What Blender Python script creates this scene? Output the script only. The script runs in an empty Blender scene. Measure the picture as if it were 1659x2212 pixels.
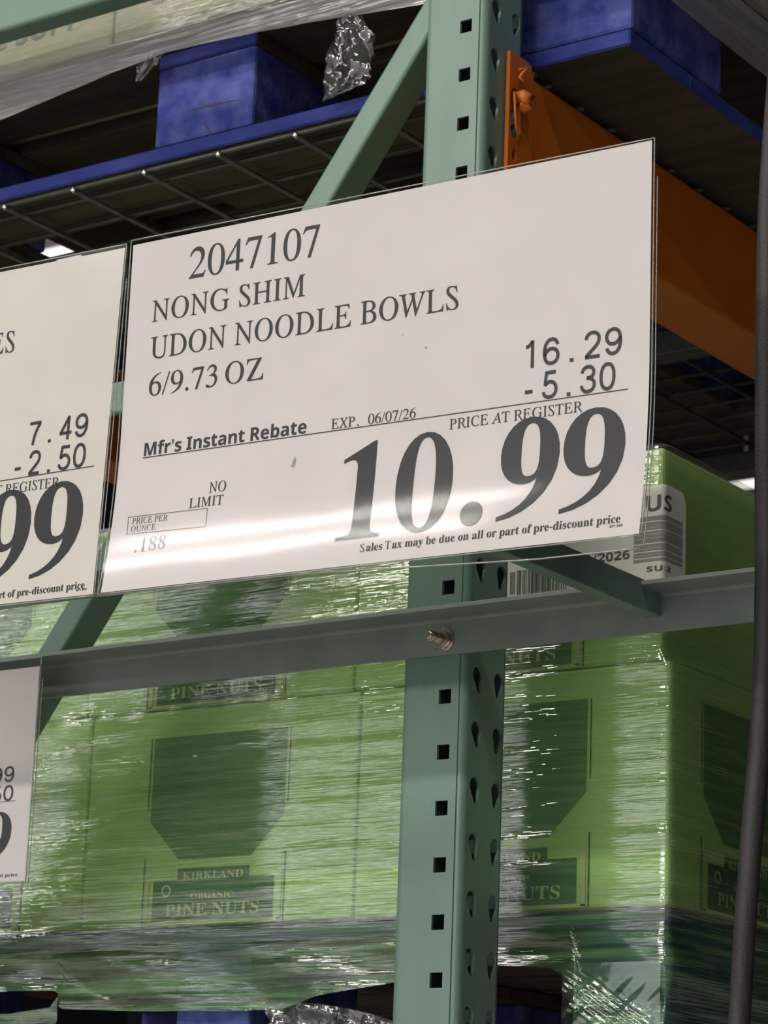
import bpy, bmesh, math, random
from mathutils import Vector, Matrix, noise
from mathutils.geometry import tessellate_polygon
random.seed(7)
S = bpy.context.scene
COL = S.collection

# ------------------------------------------------------------------ camera
cam_d = bpy.data.cameras.new('camera')
cam = bpy.data.objects.new('camera', cam_d); COL.objects.link(cam)
R_ = Vector((0.8192, 0.1197, -0.5609)); 
rx, ux, fx = (0.8192, 0.5723, 0.0369), (0.1197, -0.2335, 0.9650), (-0.5609, 0.7861, 0.2598)
cam.matrix_world = Matrix(((rx[0], ux[0], -fx[0], 1.3083), (rx[1], ux[1], -fx[1], -1.97845), (rx[2], ux[2], -fx[2], 1.55), (0, 0, 0, 1)))
cam_d.sensor_fit = 'VERTICAL'; cam_d.sensor_height = 36.0
cam_d.lens = 36.0 * 5798.33 / 2212.0
cam_d.clip_start = 0.05; cam_d.clip_end = 200
cam_d.dof.use_dof = True; cam_d.dof.focus_distance = 2.19; cam_d.dof.aperture_fstop = 21
S.camera = cam

# ------------------------------------------------------------------ colour management, world, lamps
S.view_settings.view_transform = 'Standard'; S.view_settings.look = 'None'
S.view_settings.gamma = 1.0; S.view_settings.use_curve_mapping = False
S.view_settings.exposure = -0.37
try:
    S.cycles.use_denoising = True
    S.cycles.max_bounces = 10; S.cycles.transparent_max_bounces = 24
    S.cycles.sample_clamp_indirect = 6.0
except Exception: pass
W = bpy.data.worlds.new('warehouse_fill'); S.world = W; W.use_nodes = True
bg = W.node_tree.nodes['Background']; bg.inputs[0].default_value = (0.95, 0.97, 1.0, 1); bg.inputs[1].default_value = 1.7  # ambient fill added through the open front to lift shaded faces

def lamp(x, y, z, power, lx=2.4, ly=0.16, col=(1.0, 0.96, 0.90)):
    d = bpy.data.lights.new('ceiling_strip', 'AREA'); d.shape = 'RECTANGLE'; d.size = lx; d.size_y = ly
    d.energy = power; d.color = col
    o = bpy.data.objects.new('ceiling_strip', d); COL.objects.link(o); o.location = (x, y, z)
lamp(-1.3, -4.3, 8.5, 260, 2.4, 0.5)
lamp(-4.1, -4.3, 8.5, 180, 2.4, 0.5)
lamp(3.4, -4.3, 8.5, 160, 2.4, 0.5)
lamp(-7.5, -10.2, 8.5, 230, 3.0, 0.35)
lamp(-7.5, -10.9, 8.5, 230, 3.0, 0.35)
lamp(-13.0, -9.9, 8.5, 300, 3.0, 1.2)
for x in (-5.5, -1.0, 3.5):
    lamp(x, -18.0, 8.5, 1900, 3.0, 1.2)
lamp(-9.0, 11.9, 8.5, 60)

# ------------------------------------------------------------------ materials
MATS = {}
def nt(name):
    m = bpy.data.materials.new(name); m.use_nodes = True
    t = m.node_tree; t.nodes.clear(); o = t.nodes.new('ShaderNodeOutputMaterial')
    MATS[name] = m
    return m, t, o
def N(t, kind, **kw):
    n = t.nodes.new(kind)
    for k, v in kw.items():
        if isinstance(v, bpy.types.NodeSocket): t.links.new(v, n.inputs[k])
        elif k in ('operation', 'blend_type', 'data_type', 'noise_dimensions', 'feature', 'wave_type', 'bands_direction'): setattr(n, k, v)
        else: n.inputs[k.replace('_', ' ') if k.replace('_', ' ') in n.inputs else k].default_value = v
    return n
def coords(t, scale):
    c = t.nodes.new('ShaderNodeTexCoord'); mp = t.nodes.new('ShaderNodeMapping')
    t.links.new(c.outputs['Object'], mp.inputs['Vector']); mp.inputs['Scale'].default_value = scale
    return mp.outputs[0]
def ramp(t, fac, stops):
    r = t.nodes.new('ShaderNodeValToRGB'); t.links.new(fac, r.inputs[0])
    e = r.color_ramp.elements
    while len(e) < len(stops): e.new(0.5)
    for i, (p, c) in enumerate(stops):
        e[i].position = p; e[i].color = (c, c, c, 1) if isinstance(c, (int, float)) else (*c, 1)
    return r.outputs[0]
def solid(name, c1, c2=None, rough=0.5, scale=(20, 20, 20), bump=0.0, bscale=200, metal=0.0, spec=0.5, lo=0.35, hi=0.7, detail=5, coat=0.0):
    m, t, o = nt(name)
    p = N(t, 'ShaderNodeBsdfPrincipled', Roughness=rough, Metallic=metal)
    p.inputs['Specular IOR Level'].default_value = spec
    if coat: p.inputs['Coat Weight'].default_value = coat; p.inputs['Coat Roughness'].default_value = 0.12
    if c2 is None: p.inputs['Base Color'].default_value = (*c1, 1)
    else:
        n = N(t, 'ShaderNodeTexNoise', Vector=coords(t, scale), Scale=1.0, Detail=detail)
        t.links.new(ramp(t, n.outputs[0], [(lo, c1), (hi, c2)]), p.inputs['Base Color'])
    if bump:
        b = N(t, 'ShaderNodeTexNoise', Vector=coords(t, (bscale,) * 3 if not isinstance(bscale, tuple) else bscale), Scale=1.0, Detail=4.0)
        bn = N(t, 'ShaderNodeBump', Height=b.outputs[0], Strength=bump); bn.inputs['Distance'].default_value = 0.002
        t.links.new(bn.outputs[0], p.inputs['Normal'])
    t.links.new(p.outputs[0], o.inputs[0])
    return m

solid('green_paint', (0.145, 0.235, 0.185), (0.175, 0.27, 0.215), rough=0.36, scale=(30, 30, 9), bump=0.10, bscale=260, lo=0.3, hi=0.75)
solid('green_grey_paint', (0.205, 0.255, 0.23), (0.25, 0.30, 0.275), rough=0.45, scale=(20, 20, 20), bump=0.08, bscale=260)
solid('orange_paint', (0.62, 0.15, 0.012), (0.52, 0.115, 0.008), rough=0.42, scale=(14, 14, 14), bump=0.15, bscale=300)
solid('zinc', (0.80, 0.74, 0.66), (0.55, 0.48, 0.40), rough=0.25, metal=1.0, scale=(300, 300, 300))
solid('deck_wire_steel', (0.055, 0.055, 0.05), (0.09, 0.085, 0.075), rough=0.45, scale=(90, 90, 90), metal=0.2)
solid('pallet_blue', (0.010, 0.024, 0.20), (0.035, 0.050, 0.27), rough=0.75, scale=(14, 14, 40), bump=0.6, bscale=(60, 60, 240), lo=0.38, hi=0.72)
solid('pallet_blue_end_grain', (0.014, 0.028, 0.22), (0.10, 0.11, 0.36), rough=0.8, scale=(34, 34, 34), bump=0.8, bscale=150, lo=0.35, hi=0.72)
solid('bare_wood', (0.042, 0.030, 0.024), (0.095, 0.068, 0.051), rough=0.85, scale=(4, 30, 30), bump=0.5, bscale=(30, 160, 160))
solid('dark_crevice', (0.01, 0.01, 0.012))
solid('paper', (0.635, 0.588, 0.583), (0.665, 0.618, 0.613), rough=0.75, scale=(14, 14, 14), bump=0.06, bscale=900)
solid('paper_warm', (0.615, 0.585, 0.535), (0.645, 0.615, 0.57), rough=0.75, scale=(14, 14, 14), bump=0.06, bscale=900)
solid('ink', (0.012, 0.013, 0.013), rough=0.5)
solid('glare_washed_ink', (0.13, 0.127, 0.12), rough=0.6)  # paler ink: the wash-out by sleeve glare is put into its colour
solid('grime', (0.36, 0.34, 0.32), rough=0.9)
solid('carton_green', (0.44, 0.64, 0.24), (0.52, 0.73, 0.30), rough=0.55, scale=(9, 9, 5), lo=0.3, hi=0.7)
solid('print_dark_green', (0.035, 0.125, 0.07), (0.05, 0.155, 0.085), rough=0.5, scale=(20, 20, 20))
solid('print_mid_green', (0.085, 0.215, 0.085), (0.12, 0.25, 0.10), rough=0.5, scale=(16, 16, 16))
solid('print_cream', (0.55, 0.62, 0.34), rough=0.5)
solid('perforation', (0.04, 0.10, 0.04), rough=0.8)
solid('sticker_white', (0.72, 0.73, 0.64), (0.78, 0.78, 0.70), rough=0.5, scale=(30, 30, 30))
solid('sticker_ink', (0.07, 0.075, 0.07), (0.14, 0.14, 0.13), rough=0.6, scale=(500, 500, 500))
solid('sticker_grey', (0.26, 0.27, 0.28), (0.33, 0.31, 0.28), rough=0.6, scale=(200, 200, 200))
solid('case_cream', (0.44, 0.42, 0.30), (0.52, 0.49, 0.36), rough=0.7, scale=(7, 7, 30))
solid('case_print', (0.20, 0.20, 0.15), (0.26, 0.26, 0.19), rough=0.7, scale=(60, 60, 60))
solid('concrete', (0.30, 0.29, 0.27), (0.36, 0.35, 0.33), rough=0.5, scale=(1.5, 1.5, 1.5))
solid('roof_deck', (0.05, 0.055, 0.07), (0.07, 0.075, 0.09), rough=0.8, scale=(1, 1, 1))
solid('fixture_white', (0.7, 0.7, 0.7), rough=0.5)
solid('black_rubber', (0.022, 0.020, 0.021), (0.045, 0.038, 0.036), rough=0.6, scale=(120, 120, 14), bump=0.3, bscale=500)

for nm in ('paper', 'paper_warm'):       # stray specks of dirt on the card
    t = MATS[nm].node_tree; p = next(n for n in t.nodes if n.type == 'BSDF_PRINCIPLED'); src = p.inputs['Base Color'].links[0].from_socket
    v = N(t, 'ShaderNodeTexVoronoi', Vector=coords(t, (38, 38, 38)), Scale=1.0)
    n_ = N(t, 'ShaderNodeTexNoise', Vector=coords(t, (700, 700, 260)), Scale=1.0, Detail=3.0)
    ad = N(t, 'ShaderNodeMath', operation='MULTIPLY_ADD'); t.links.new(n_.outputs[0], ad.inputs[0]); ad.inputs[1].default_value = 0.10; t.links.new(v.outputs['Distance'], ad.inputs[2])
    sel = N(t, 'ShaderNodeTexNoise', Vector=coords(t, (9, 9, 9)), Scale=1.0, Detail=2.0)
    a2 = N(t, 'ShaderNodeMath', operation='ADD'); t.links.new(ad.outputs[0], a2.inputs[0]); t.links.new(ramp(t, sel.outputs[0], [(0.50, 0.2), (0.62, 0.0)]), a2.inputs[1])
    mk = ramp(t, a2.outputs[0], [(0.075, 1.0), (0.10, 0.0)])
    mx = N(t, 'ShaderNodeMix', data_type='RGBA'); t.links.new(mk, mx.inputs[0]); t.links.new(src, mx.inputs[6]); mx.inputs[7].default_value = (0.30, 0.28, 0.26, 1)
    t.links.new(mx.outputs[2], p.inputs['Base Color'])
m, t, o = nt('lamp_diffuser')
e = N(t, 'ShaderNodeEmission', Color=(1.0, 0.98, 0.95, 1), Strength=1.6); t.links.new(e.outputs[0], o.inputs[0])

def film(name, tint, milk, milk_lo, milk_hi, streak, bump, rough, gloss, lo=0.42, hi=0.72, fine=1.0, dist=0.004, detail=3.0, cap=0.5):
    """stretch film: clear, partly milky where the layers pile up, glossy with drawn-out wrinkles"""
    m, t, o = nt(name)
    v = coords(t, streak)
    n1 = N(t, 'ShaderNodeTexNoise', Vector=v, Scale=1.0, Detail=detail, Roughness=0.55)
    v2 = coords(t, tuple(a * 2.7 * fine for a in streak))
    n2 = N(t, 'ShaderNodeTexNoise', Vector=v2, Scale=1.0, Detail=max(0.0, detail - 1), Roughness=0.55)
    add = N(t, 'ShaderNodeMath', operation='ADD'); t.links.new(n1.outputs[0], add.inputs[0]); t.links.new(n2.outputs[0], add.inputs[1])
    bn = N(t, 'ShaderNodeBump', Height=add.outputs[0], Strength=bump); bn.inputs['Distance'].default_value = dist
    tr = N(t, 'ShaderNodeBsdfTransparent', Color=(*tint, 1))
    df = N(t, 'ShaderNodeBsdfDiffuse', Color=(*milk, 1), Normal=bn.outputs[0])
    tl = N(t, 'ShaderNodeBsdfTranslucent', Color=(*milk, 1))
    mx0 = N(t, 'ShaderNodeMixShader', Fac=0.35); t.links.new(df.outputs[0], mx0.inputs[1]); t.links.new(tl.outputs[0], mx0.inputs[2])
    fac = ramp(t, n1.outputs[0], [(lo, milk_lo), (hi, milk_hi)])
    mx1 = N(t, 'ShaderNodeMixShader'); t.links.new(fac, mx1.inputs[0]); t.links.new(tr.outputs[0], mx1.inputs[1]); t.links.new(mx0.outputs[0], mx1.inputs[2])
    gl = N(t, 'ShaderNodeBsdfGlossy', Roughness=rough, Normal=bn.outputs[0]); gl.inputs['Color'].default_value = (1, 1, 1, 1)
    fr = N(t, 'ShaderNodeFresnel', IOR=1.5, Normal=bn.outputs[0])
    ml = N(t, 'ShaderNodeMath', operation='MULTIPLY'); t.links.new(fr.outputs[0], ml.inputs[0]); ml.inputs[1].default_value = gloss
    mn = N(t, 'ShaderNodeMath', operation='MINIMUM'); t.links.new(ml.outputs[0], mn.inputs[0]); mn.inputs[1].default_value = cap
    mx2 = N(t, 'ShaderNodeMixShader'); t.links.new(mn.outputs[0], mx2.inputs[0]); t.links.new(mx1.outputs[0], mx2.inputs[1]); t.links.new(gl.outputs[0], mx2.inputs[2])
    t.links.new(mx2.outputs[0], o.inputs[0])
    return m
film('green_stretch_film', (0.90, 0.97, 0.84), (0.44, 0.56, 0.28), 0.08, 0.36, (6, 6, 170), 1.0, 0.07, 5.0, dist=0.0009, cap=0.35)
film('green_film_roped', (0.62, 0.84, 0.56), (0.22, 0.44, 0.17), 0.18, 0.75, (5, 5, 150), 1.0, 0.11, 3.5, dist=0.0011, cap=0.35)
film('gathered_film', (0.72, 0.85, 0.72), (0.25, 0.36, 0.25), 0.05, 0.3, (25, 25, 25), 0.4, 0.12, 3.0, dist=0.0005, cap=0.25)
film('clear_stretch_film', (0.95, 0.96, 0.94), (0.60, 0.59, 0.55), 0.04, 0.25, (5, 5, 150), 1.0, 0.13, 2.5, dist=0.0009, cap=0.3)
film('clear_film_roped', (0.85, 0.85, 0.84), (0.50, 0.485, 0.46), 0.55, 0.95, (4, 4, 150), 1.0, 0.2, 2.0, dist=0.0012, cap=0.3)
film('clear_film_crumpled', (0.88, 0.88, 0.87), (0.45, 0.44, 0.42), 0.06, 0.30, (38, 38, 24), 0.7, 0.12, 2.2, dist=0.004, detail=2.0, cap=0.25)
film('sleeve_plastic', (0.985, 0.985, 0.98), (0.8, 0.8, 0.78), 0.0, 0.012, (3, 3, 12), 0.05, 0.07, 0.32, lo=0.55, hi=0.8, dist=0.002, detail=1.0)

# ------------------------------------------------------------------ mesh helpers
def link(name, bm, mat, parent=None, smooth=False, mats=None):
    me = bpy.data.meshes.new(name)
    bm.normal_update(); bm.to_mesh(me); bm.free()
    for mm in (mats or [mat]): me.materials.append(MATS[mm])
    if smooth:
        for p in me.polygons: p.use_smooth = True
    o = bpy.data.objects.new(name, me); COL.objects.link(o)
    if parent: o.parent = parent
    return o
def thing(name, label, cat, group=None, loc=(0, 0, 0)):
    o = bpy.data.objects.new(name, None); COL.objects.link(o); o.location = loc; o.empty_display_size = 0.05
    return tag(o, label, cat, group)
def tag(o, label, cat, group=None):
    o['label'] = label; o['category'] = cat
    if group: o['group'] = group
    return o
def attach(parent, *kids):
    """parent children modelled in world space to an empty that has its own location"""
    for k in kids:
        k.parent = parent; k.matrix_parent_inverse = Matrix.Translation(parent.location).inverted()
def box(bm, x0, x1, y0, y1, z0, z1, bev=0.0, mi=0, seg=2):
    r = bmesh.ops.create_cube(bm, size=1.0)
    vs = r['verts']
    for v in vs:
        v.co = Vector((x0 if v.co.x < 0 else x1, y0 if v.co.y < 0 else y1, z0 if v.co.z < 0 else z1))
    fs = set(f for v in vs for f in v.link_faces)
    for f in fs: f.material_index = mi
    if bev:
        es = list(set(e for v in vs for e in v.link_edges))
        bmesh.ops.bevel(bm, geom=es, offset=bev, segments=seg, affect='EDGES', profile=0.5)
    return vs
def tube(bm, pts, r, n=8, caps=True, mi=0):
    """round bar along a polyline"""
    rings = []
    for i, p in enumerate(pts):
        p = Vector(p)
        d = (Vector(pts[min(i + 1, len(pts) - 1)]) - Vector(pts[max(i - 1, 0)])).normalized()
        a = d.cross(Vector((0.31, 0.17, 0.93)))
        if a.length < 1e-3: a = d.cross(Vector((1, 0, 0)))
        a.normalize(); b = d.cross(a)
        rr = r[i] if isinstance(r, (list, tuple)) else r
        rings.append([bm.verts.new(p + a * rr * math.cos(2 * math.pi * k / n) + b * rr * math.sin(2 * math.pi * k / n)) for k in range(n)])
    for A, B in zip(rings, rings[1:]):
        for k in range(n):
            f = bm.faces.new((A[k], A[(k + 1) % n], B[(k + 1) % n], B[k])); f.smooth = True; f.material_index = mi
    if caps:
        bm.faces.new(rings[0][::-1]).material_index = mi; bm.faces.new(rings[-1]).material_index = mi
def profile_bar(bm, prof, p0, p1, up):
    """extrude a closed 2D profile (a,b) from p0 to p1; a runs along side = dir x up, b along up"""
    p0, p1 = Vector(p0), Vector(p1); d = (p1 - p0).normalized(); up = Vector(up); side = d.cross(up).normalized(); up = side.cross(d).normalized()
    A = [bm.verts.new(p0 + side * a + up * b) for a, b in prof]; B = [bm.verts.new(p1 + side * a + up * b) for a, b in prof]
    n = len(prof)
    for k in range(n): bm.faces.new((A[k], A[(k + 1) % n], B[(k + 1) % n], B[k]))
    tr = tessellate_polygon([[Vector((a, b, 0)) for a, b in prof]])
    for q in tr:
        bm.faces.new([A[i] for i in q][::-1]); bm.faces.new([B[i] for i in q])
    bmesh.ops.recalc_face_normals(bm, faces=bm.faces)
def rounded(w, h, r, n=4, x0=0, y0=0):
    out = []
    for cx, cy, a0 in ((x0 + w - r, y0 + r, -90), (x0 + w - r, y0 + h - r, 0), (x0 + r, y0 + h - r, 90), (x0 + r, y0 + r, 180)):
        for k in range(n + 1):
            a = math.radians(a0 + 90 * k / n); out.append((cx + r * math.cos(a), cy + r * math.sin(a)))
    return out
def plate(bm, outer, holes, f, th):
    """flat plate with holes; f(u, v, depth) -> point; th = wall thickness with hole rims"""
    loops = [outer] + holes
    flat = [p for L in loops for p in L]
    tris = tessellate_polygon([[Vector((u, v, 0)) for u, v in L] for L in loops])
    front = [bm.verts.new(f(u, v, 0)) for u, v in flat]; back = [bm.verts.new(f(u, v, th)) for u, v in flat]
    for q in tris:
        bm.faces.new([front[i] for i in q]); bm.faces.new([back[i] for i in q][::-1])
    k = len(outer)
    for L in holes:
        n = len(L)
        for i in range(n):
            a, b = k + i, k + (i + 1) % n
            bm.faces.new((front[a], front[b], back[b], back[a]))
        k += n

# ------------------------------------------------------------------ lettering
GLYPHS = {
    'roman': (
        'A463;-85,0,-85,13,-58,18,-34,32,-15,56,224,475,238,475,337,58,342,43,349,32,359,24,372,18,407,13,409,0,221,0,220,13,244,14,258,19,265,26,269,38,268,55,244,158,83,157,74,150,28,66,22,48,22,36,25,28,31,'
        '22,47,15,75,13,75,0;92,183,239,183,196,367|B439;-34,0,-34,13,-12,15,2,19,12,27,18,37,21,53,17,410,11,430,5,438,-3,443,-27,450,-44,451,-44,465,127,465,216,454,277,420,309,365,310,316,283,278,227,251,27'
        '8,227,314,192,336,145,341,117,339,91,332,68,318,48,299,31,274,18,244,8,210,2,171,0;165,262,199,271,223,287,238,309,243,336,238,369,217,409,182,434,132,442,102,440,93,434,87,410,89,269,93,262,111,259;1'
        '47,21,190,25,224,36,247,56,261,82,265,114,259,152,248,179,234,200,214,217,190,228,162,235,98,235,93,233,89,229,92,44,96,36,102,29,119,23|C471;221,-10,183,-8,147,0,113,13,81,30,53,52,28,78,6,108,-11,14'
        '2,-24,179,-31,211,-33,244,-30,276,-24,307,-13,337,1,365,18,390,38,413,61,433,101,456,143,470,189,475,217,473,249,467,305,453,313,455,319,461,323,470,337,470,347,332,333,332,328,353,317,383,301,407,282'
        ',427,259,441,232,450,202,453,175,450,150,443,127,430,106,414,87,394,72,370,60,343,51,313,46,281,45,247,48,211,56,175,73,129,95,91,124,60,157,37,192,23,231,19,286,28,333,56,370,103,386,91,367,60,344,34'
        ',319,15,291,1,258,-7|D507;-36,0,-35,13,-13,15,1,19,11,26,17,36,20,52,17,410,11,429,5,437,-3,443,-28,450,-44,451,-44,465,134,465,177,462,218,454,256,442,290,424,321,402,349,375,372,344,390,310,404,272,'
        '411,236,413,202,410,169,402,137,389,108,371,82,348,58,320,38,288,22,252,10,211,2,167,0;200,25,231,32,258,44,280,60,299,80,314,103,324,130,331,158,334,189,333,221,329,254,321,287,304,334,281,373,252,40'
        '3,217,425,177,438,131,443,100,439,94,435,88,423,86,387,89,59,91,49,95,40,103,33,134,24,153,22|E454;-34,0,-34,13,-13,15,2,19,11,25,17,36,21,52,17,410,11,429,5,437,-3,443,-27,450,-44,451,-44,465,311,465'
        ',320,364,308,364,295,401,287,414,278,423,266,431,252,436,213,441,107,441,95,436,88,426,86,396,87,260,174,262,197,267,213,275,223,288,229,305,231,326,244,326,242,161,230,161,221,201,211,220,197,231,177'
        ',236,88,237,92,47,95,39,101,33,118,26,147,24,223,25,249,28,272,34,292,42,308,53,322,67,334,84,343,105,351,128,364,128,351,0|G541;248,-10,205,-7,165,0,126,13,91,31,59,53,32,80,8,110,-10,144,-23,181,-30'
        ',214,-32,246,-30,278,-24,310,-13,339,0,367,18,393,38,415,61,435,101,457,145,470,196,475,227,473,257,468,342,442,357,445,367,453,373,469,384,469,393,327,382,327,363,364,340,395,312,420,280,438,244,449,'
        '206,453,167,448,133,435,104,413,81,383,63,348,52,306,48,261,50,217,58,173,76,126,100,86,131,53,167,30,207,15,252,11,274,12,294,17,312,26,326,37,334,49,336,64,331,185,327,195,321,203,312,208,262,214,26'
        '2,227,455,227,455,214,428,211,419,208,412,203,405,188,403,146,407,35,359,10,306,-5|H520;-34,0,-34,13,-8,16,8,22,17,36,21,58,17,410,11,429,5,437,-3,443,-27,450,-44,451,-44,465,141,465,142,451,121,450,1'
        '07,446,97,439,91,428,87,412,88,271,93,264,114,259,297,260,303,264,305,274,302,410,296,429,290,437,282,443,257,450,240,451,241,465,426,465,426,451,403,450,390,446,381,439,375,428,371,413,370,392,376,45'
        ',381,35,387,27,395,21,419,15,436,13,437,0,251,0,251,13,278,16,293,22,302,36,306,58,304,222,299,230,278,234,95,233,89,229,88,220,92,45,96,35,102,27,110,21,135,15,151,13,152,0|I245;-31,0,-31,13,-4,16,11'
        ',22,20,36,24,58,21,410,15,429,9,437,0,443,-24,450,-41,451,-41,465,147,465,147,451,124,450,111,446,102,439,96,428,93,413,91,392,96,54,102,35,108,27,116,21,140,15,157,13,157,0|L449;-24,0,-25,13,-3,15,11'
        ',19,21,26,27,36,31,52,32,73,26,419,21,429,15,437,7,443,-18,450,-34,451,-35,465,150,465,149,452,131,451,118,446,108,440,102,429,98,413,97,393,101,51,105,41,111,34,118,29,141,24,238,25,266,28,288,33,307'
        ',40,323,51,336,65,346,83,355,105,362,132,375,132,368,0|M590;-36,0,-36,13,-11,16,6,22,11,28,18,45,20,73,20,410,13,429,7,437,-1,443,-26,450,-42,451,-42,465,83,465,231,108,368,465,495,465,495,451,472,450'
        ',459,446,450,439,444,428,441,413,439,392,446,45,450,35,456,27,464,21,489,15,505,13,506,0,322,0,322,11,346,15,361,23,370,39,374,65,372,392,219,0,210,0,48,393,49,81,53,48,58,36,64,27,72,21,97,14,114,13,'
        '114,0|N500;341,-11,51,373,56,43,60,33,66,25,74,20,100,15,118,13,118,0,-34,0,-34,13,-15,15,0,19,10,25,17,36,20,51,19,408,15,418,-2,438,-13,445,-26,450,-44,451,-44,465,53,465,323,108,318,422,313,432,307'
        ',440,299,445,273,450,255,451,255,465,407,465,407,451,383,449,367,443,357,429,352,407,354,-11|O516;203,-10,167,-8,134,-1,102,11,73,27,47,46,24,70,4,98,-12,128,-23,162,-30,192,-33,222,-32,253,-27,282,-2'
        '0,310,-9,338,4,364,20,387,38,409,59,428,81,444,106,457,132,467,159,473,187,475,223,472,256,465,287,453,316,437,342,417,364,393,384,365,399,335,411,302,416,277,419,252,417,201,407,152,388,106,363,65,34'
        '8,48,331,32,294,9,251,-5;198,10,220,12,241,18,260,29,277,43,292,60,305,80,316,102,325,127,333,153,340,210,338,271,334,301,327,331,314,368,297,399,276,423,251,441,224,451,194,455,171,452,149,445,128,43'
        '4,110,418,93,398,79,374,67,348,57,318,48,261,47,211,54,162,59,137,73,99,91,68,113,43,138,25,167,14|P403;-34,0,-34,13,-12,15,2,19,11,25,17,35,21,51,18,410,11,430,5,438,-3,443,-27,450,-44,451,-44,465,13'
        '9,465,220,453,277,418,308,361,313,335,312,311,305,289,293,270,276,253,254,240,227,230,195,224,92,221,89,219,92,46,97,34,104,26,113,20,142,14,161,13,161,0;167,246,199,257,221,275,234,299,237,329,232,36'
        '4,222,389,209,410,193,425,173,436,149,442,109,444,100,441,94,438,90,431,87,405,89,253,93,246,112,243|R451;-34,0,-34,13,-12,15,2,19,12,27,18,37,21,53,17,410,11,430,5,438,-3,443,-27,450,-44,451,-44,465,'
        '153,465,197,462,234,453,266,438,291,418,310,393,322,364,323,307,290,264,224,235,344,63,373,31,386,21,400,15,418,13,418,0,314,0,158,228,88,231,92,56,98,34,104,26,112,20,136,14,158,13,158,0;175,253,208,'
        '263,232,280,246,303,251,331,246,363,223,407,184,434,129,443,103,440,93,433,88,420,87,398,88,253,125,250|S369;156,-9,126,-7,92,-1,38,13,27,11,20,4,17,-8,5,-8,-15,146,-2,146,13,106,32,72,56,46,83,26,112'
        ',15,143,11,159,12,173,16,185,23,195,32,203,44,208,57,211,71,210,87,203,116,189,139,139,192,61,256,38,277,20,297,7,315,-3,334,-10,353,-14,376,-14,397,-10,416,-2,433,9,447,25,459,43,468,65,473,121,473,1'
        '86,457,197,458,204,464,208,473,220,473,237,336,226,336,213,372,197,401,178,424,156,440,132,450,106,453,85,451,68,444,55,433,48,417,46,398,50,376,56,363,75,334,201,224,230,195,252,162,266,126,271,101,2'
        '71,78,266,57,257,38,244,22,227,8,207,-1,183,-7|T420;50,0,49,13,81,16,91,19,99,24,105,32,112,54,114,89,111,429,108,435,101,439,46,440,24,437,6,432,-8,425,-19,415,-28,404,-33,389,-38,352,-54,353,-55,465'
        ',332,465,342,350,330,350,316,394,306,412,293,425,276,434,253,439,191,440,184,437,181,423,182,72,186,43,191,33,197,25,206,19,234,14,261,13,261,0|U491;203,-10,159,-6,120,5,85,24,56,48,35,78,20,113,14,15'
        '4,10,412,4,431,-2,439,-11,444,-38,451,-57,452,-58,465,139,465,139,452,114,450,99,445,89,436,83,423,80,405,82,157,89,109,98,84,113,63,132,46,155,33,180,25,209,23,234,24,255,29,274,38,289,49,301,63,310,'
        '79,316,103,319,137,318,377,312,412,307,426,301,436,292,443,281,448,248,452,247,465,403,465,405,452,374,448,359,438,350,414,348,357,350,163,349,124,345,90,336,62,325,39,309,20,289,7,265,-3,236,-8|W592;'
        '85,-10,-10,394,-17,414,-25,429,-35,439,-48,446,-64,451,-85,453,-86,465,100,465,100,453,76,451,63,447,55,439,52,427,53,410,121,116,223,355,208,414,200,428,191,439,179,446,164,451,142,452,141,465,319,46'
        '5,319,452,294,450,286,447,281,442,277,435,276,413,283,378,343,120,442,372,449,396,452,416,451,431,442,442,424,449,397,452,398,465,538,465,539,452,525,450,514,444,504,434,486,403,322,-10,309,-10,234,31'
        '0,98,-10|X459;-62,0,-62,11,-34,19,-8,36,16,64,136,230,25,409,6,431,-16,444,-43,451,-65,452,-64,465,141,465,141,451,107,448,95,440,94,425,104,402,181,279,259,382,272,403,279,419,279,433,272,443,256,450'
        ',225,452,226,465,387,465,386,452,371,450,358,445,334,424,307,392,197,251,318,51,336,32,356,20,382,14,404,13,404,0,195,0,194,13,231,15,239,18,245,23,247,30,233,69,154,199,74,90,61,69,54,50,55,35,64,22,'
        '85,14,116,11,115,0|Z459;-11,0,-14,10,232,439,80,438,58,435,39,431,24,424,11,415,1,403,-7,389,-13,372,-17,352,-30,352,-25,465,325,465,327,457,80,27,251,28,287,32,313,41,331,55,339,64,349,81,356,102,362'
        ',128,376,128,370,0|a344;255,-10,226,-5,208,10,200,35,168,11,133,-4,95,-9,74,-6,55,0,40,11,29,26,22,43,20,63,25,91,39,115,63,136,98,155,143,173,199,190,197,258,193,272,187,282,177,290,164,294,148,296,1'
        '23,293,109,286,104,274,122,239,123,231,121,220,117,210,110,202,100,196,90,192,77,191,64,192,54,196,45,203,38,212,34,223,33,236,35,252,40,266,49,278,62,290,77,300,95,308,115,314,137,317,162,318,205,315'
        ',239,307,263,292,280,271,290,244,293,210,295,40,300,35,309,35,320,42,329,28,306,7,281,-6;151,34,165,37,183,47,199,63,199,169,154,151,127,123,118,84,122,56,133,39|b361;43,-11,42,407,40,420,37,428,31,43'
        '4,8,439,8,455,138,455,138,279,162,301,190,314,221,318,244,316,265,310,284,299,301,284,315,266,326,245,335,221,340,195,342,166,340,133,333,103,323,75,308,51,291,30,270,13,246,0,220,-8,192,-10,162,-6,13'
        '3,7,105,28,53,-11;183,14,204,18,220,30,232,49,239,77,244,114,245,160,244,197,239,228,231,251,220,267,204,277,184,280,164,275,147,262,142,253,138,242,138,69,143,38,158,20|c293;156,-10,131,-8,108,-1,87,'
        '11,67,26,51,45,38,68,28,93,21,120,19,150,22,181,29,210,40,237,55,260,74,280,96,297,120,309,146,317,175,319,204,317,230,310,250,298,265,283,274,265,277,245,276,233,272,223,266,215,258,209,248,205,236,2'
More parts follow.
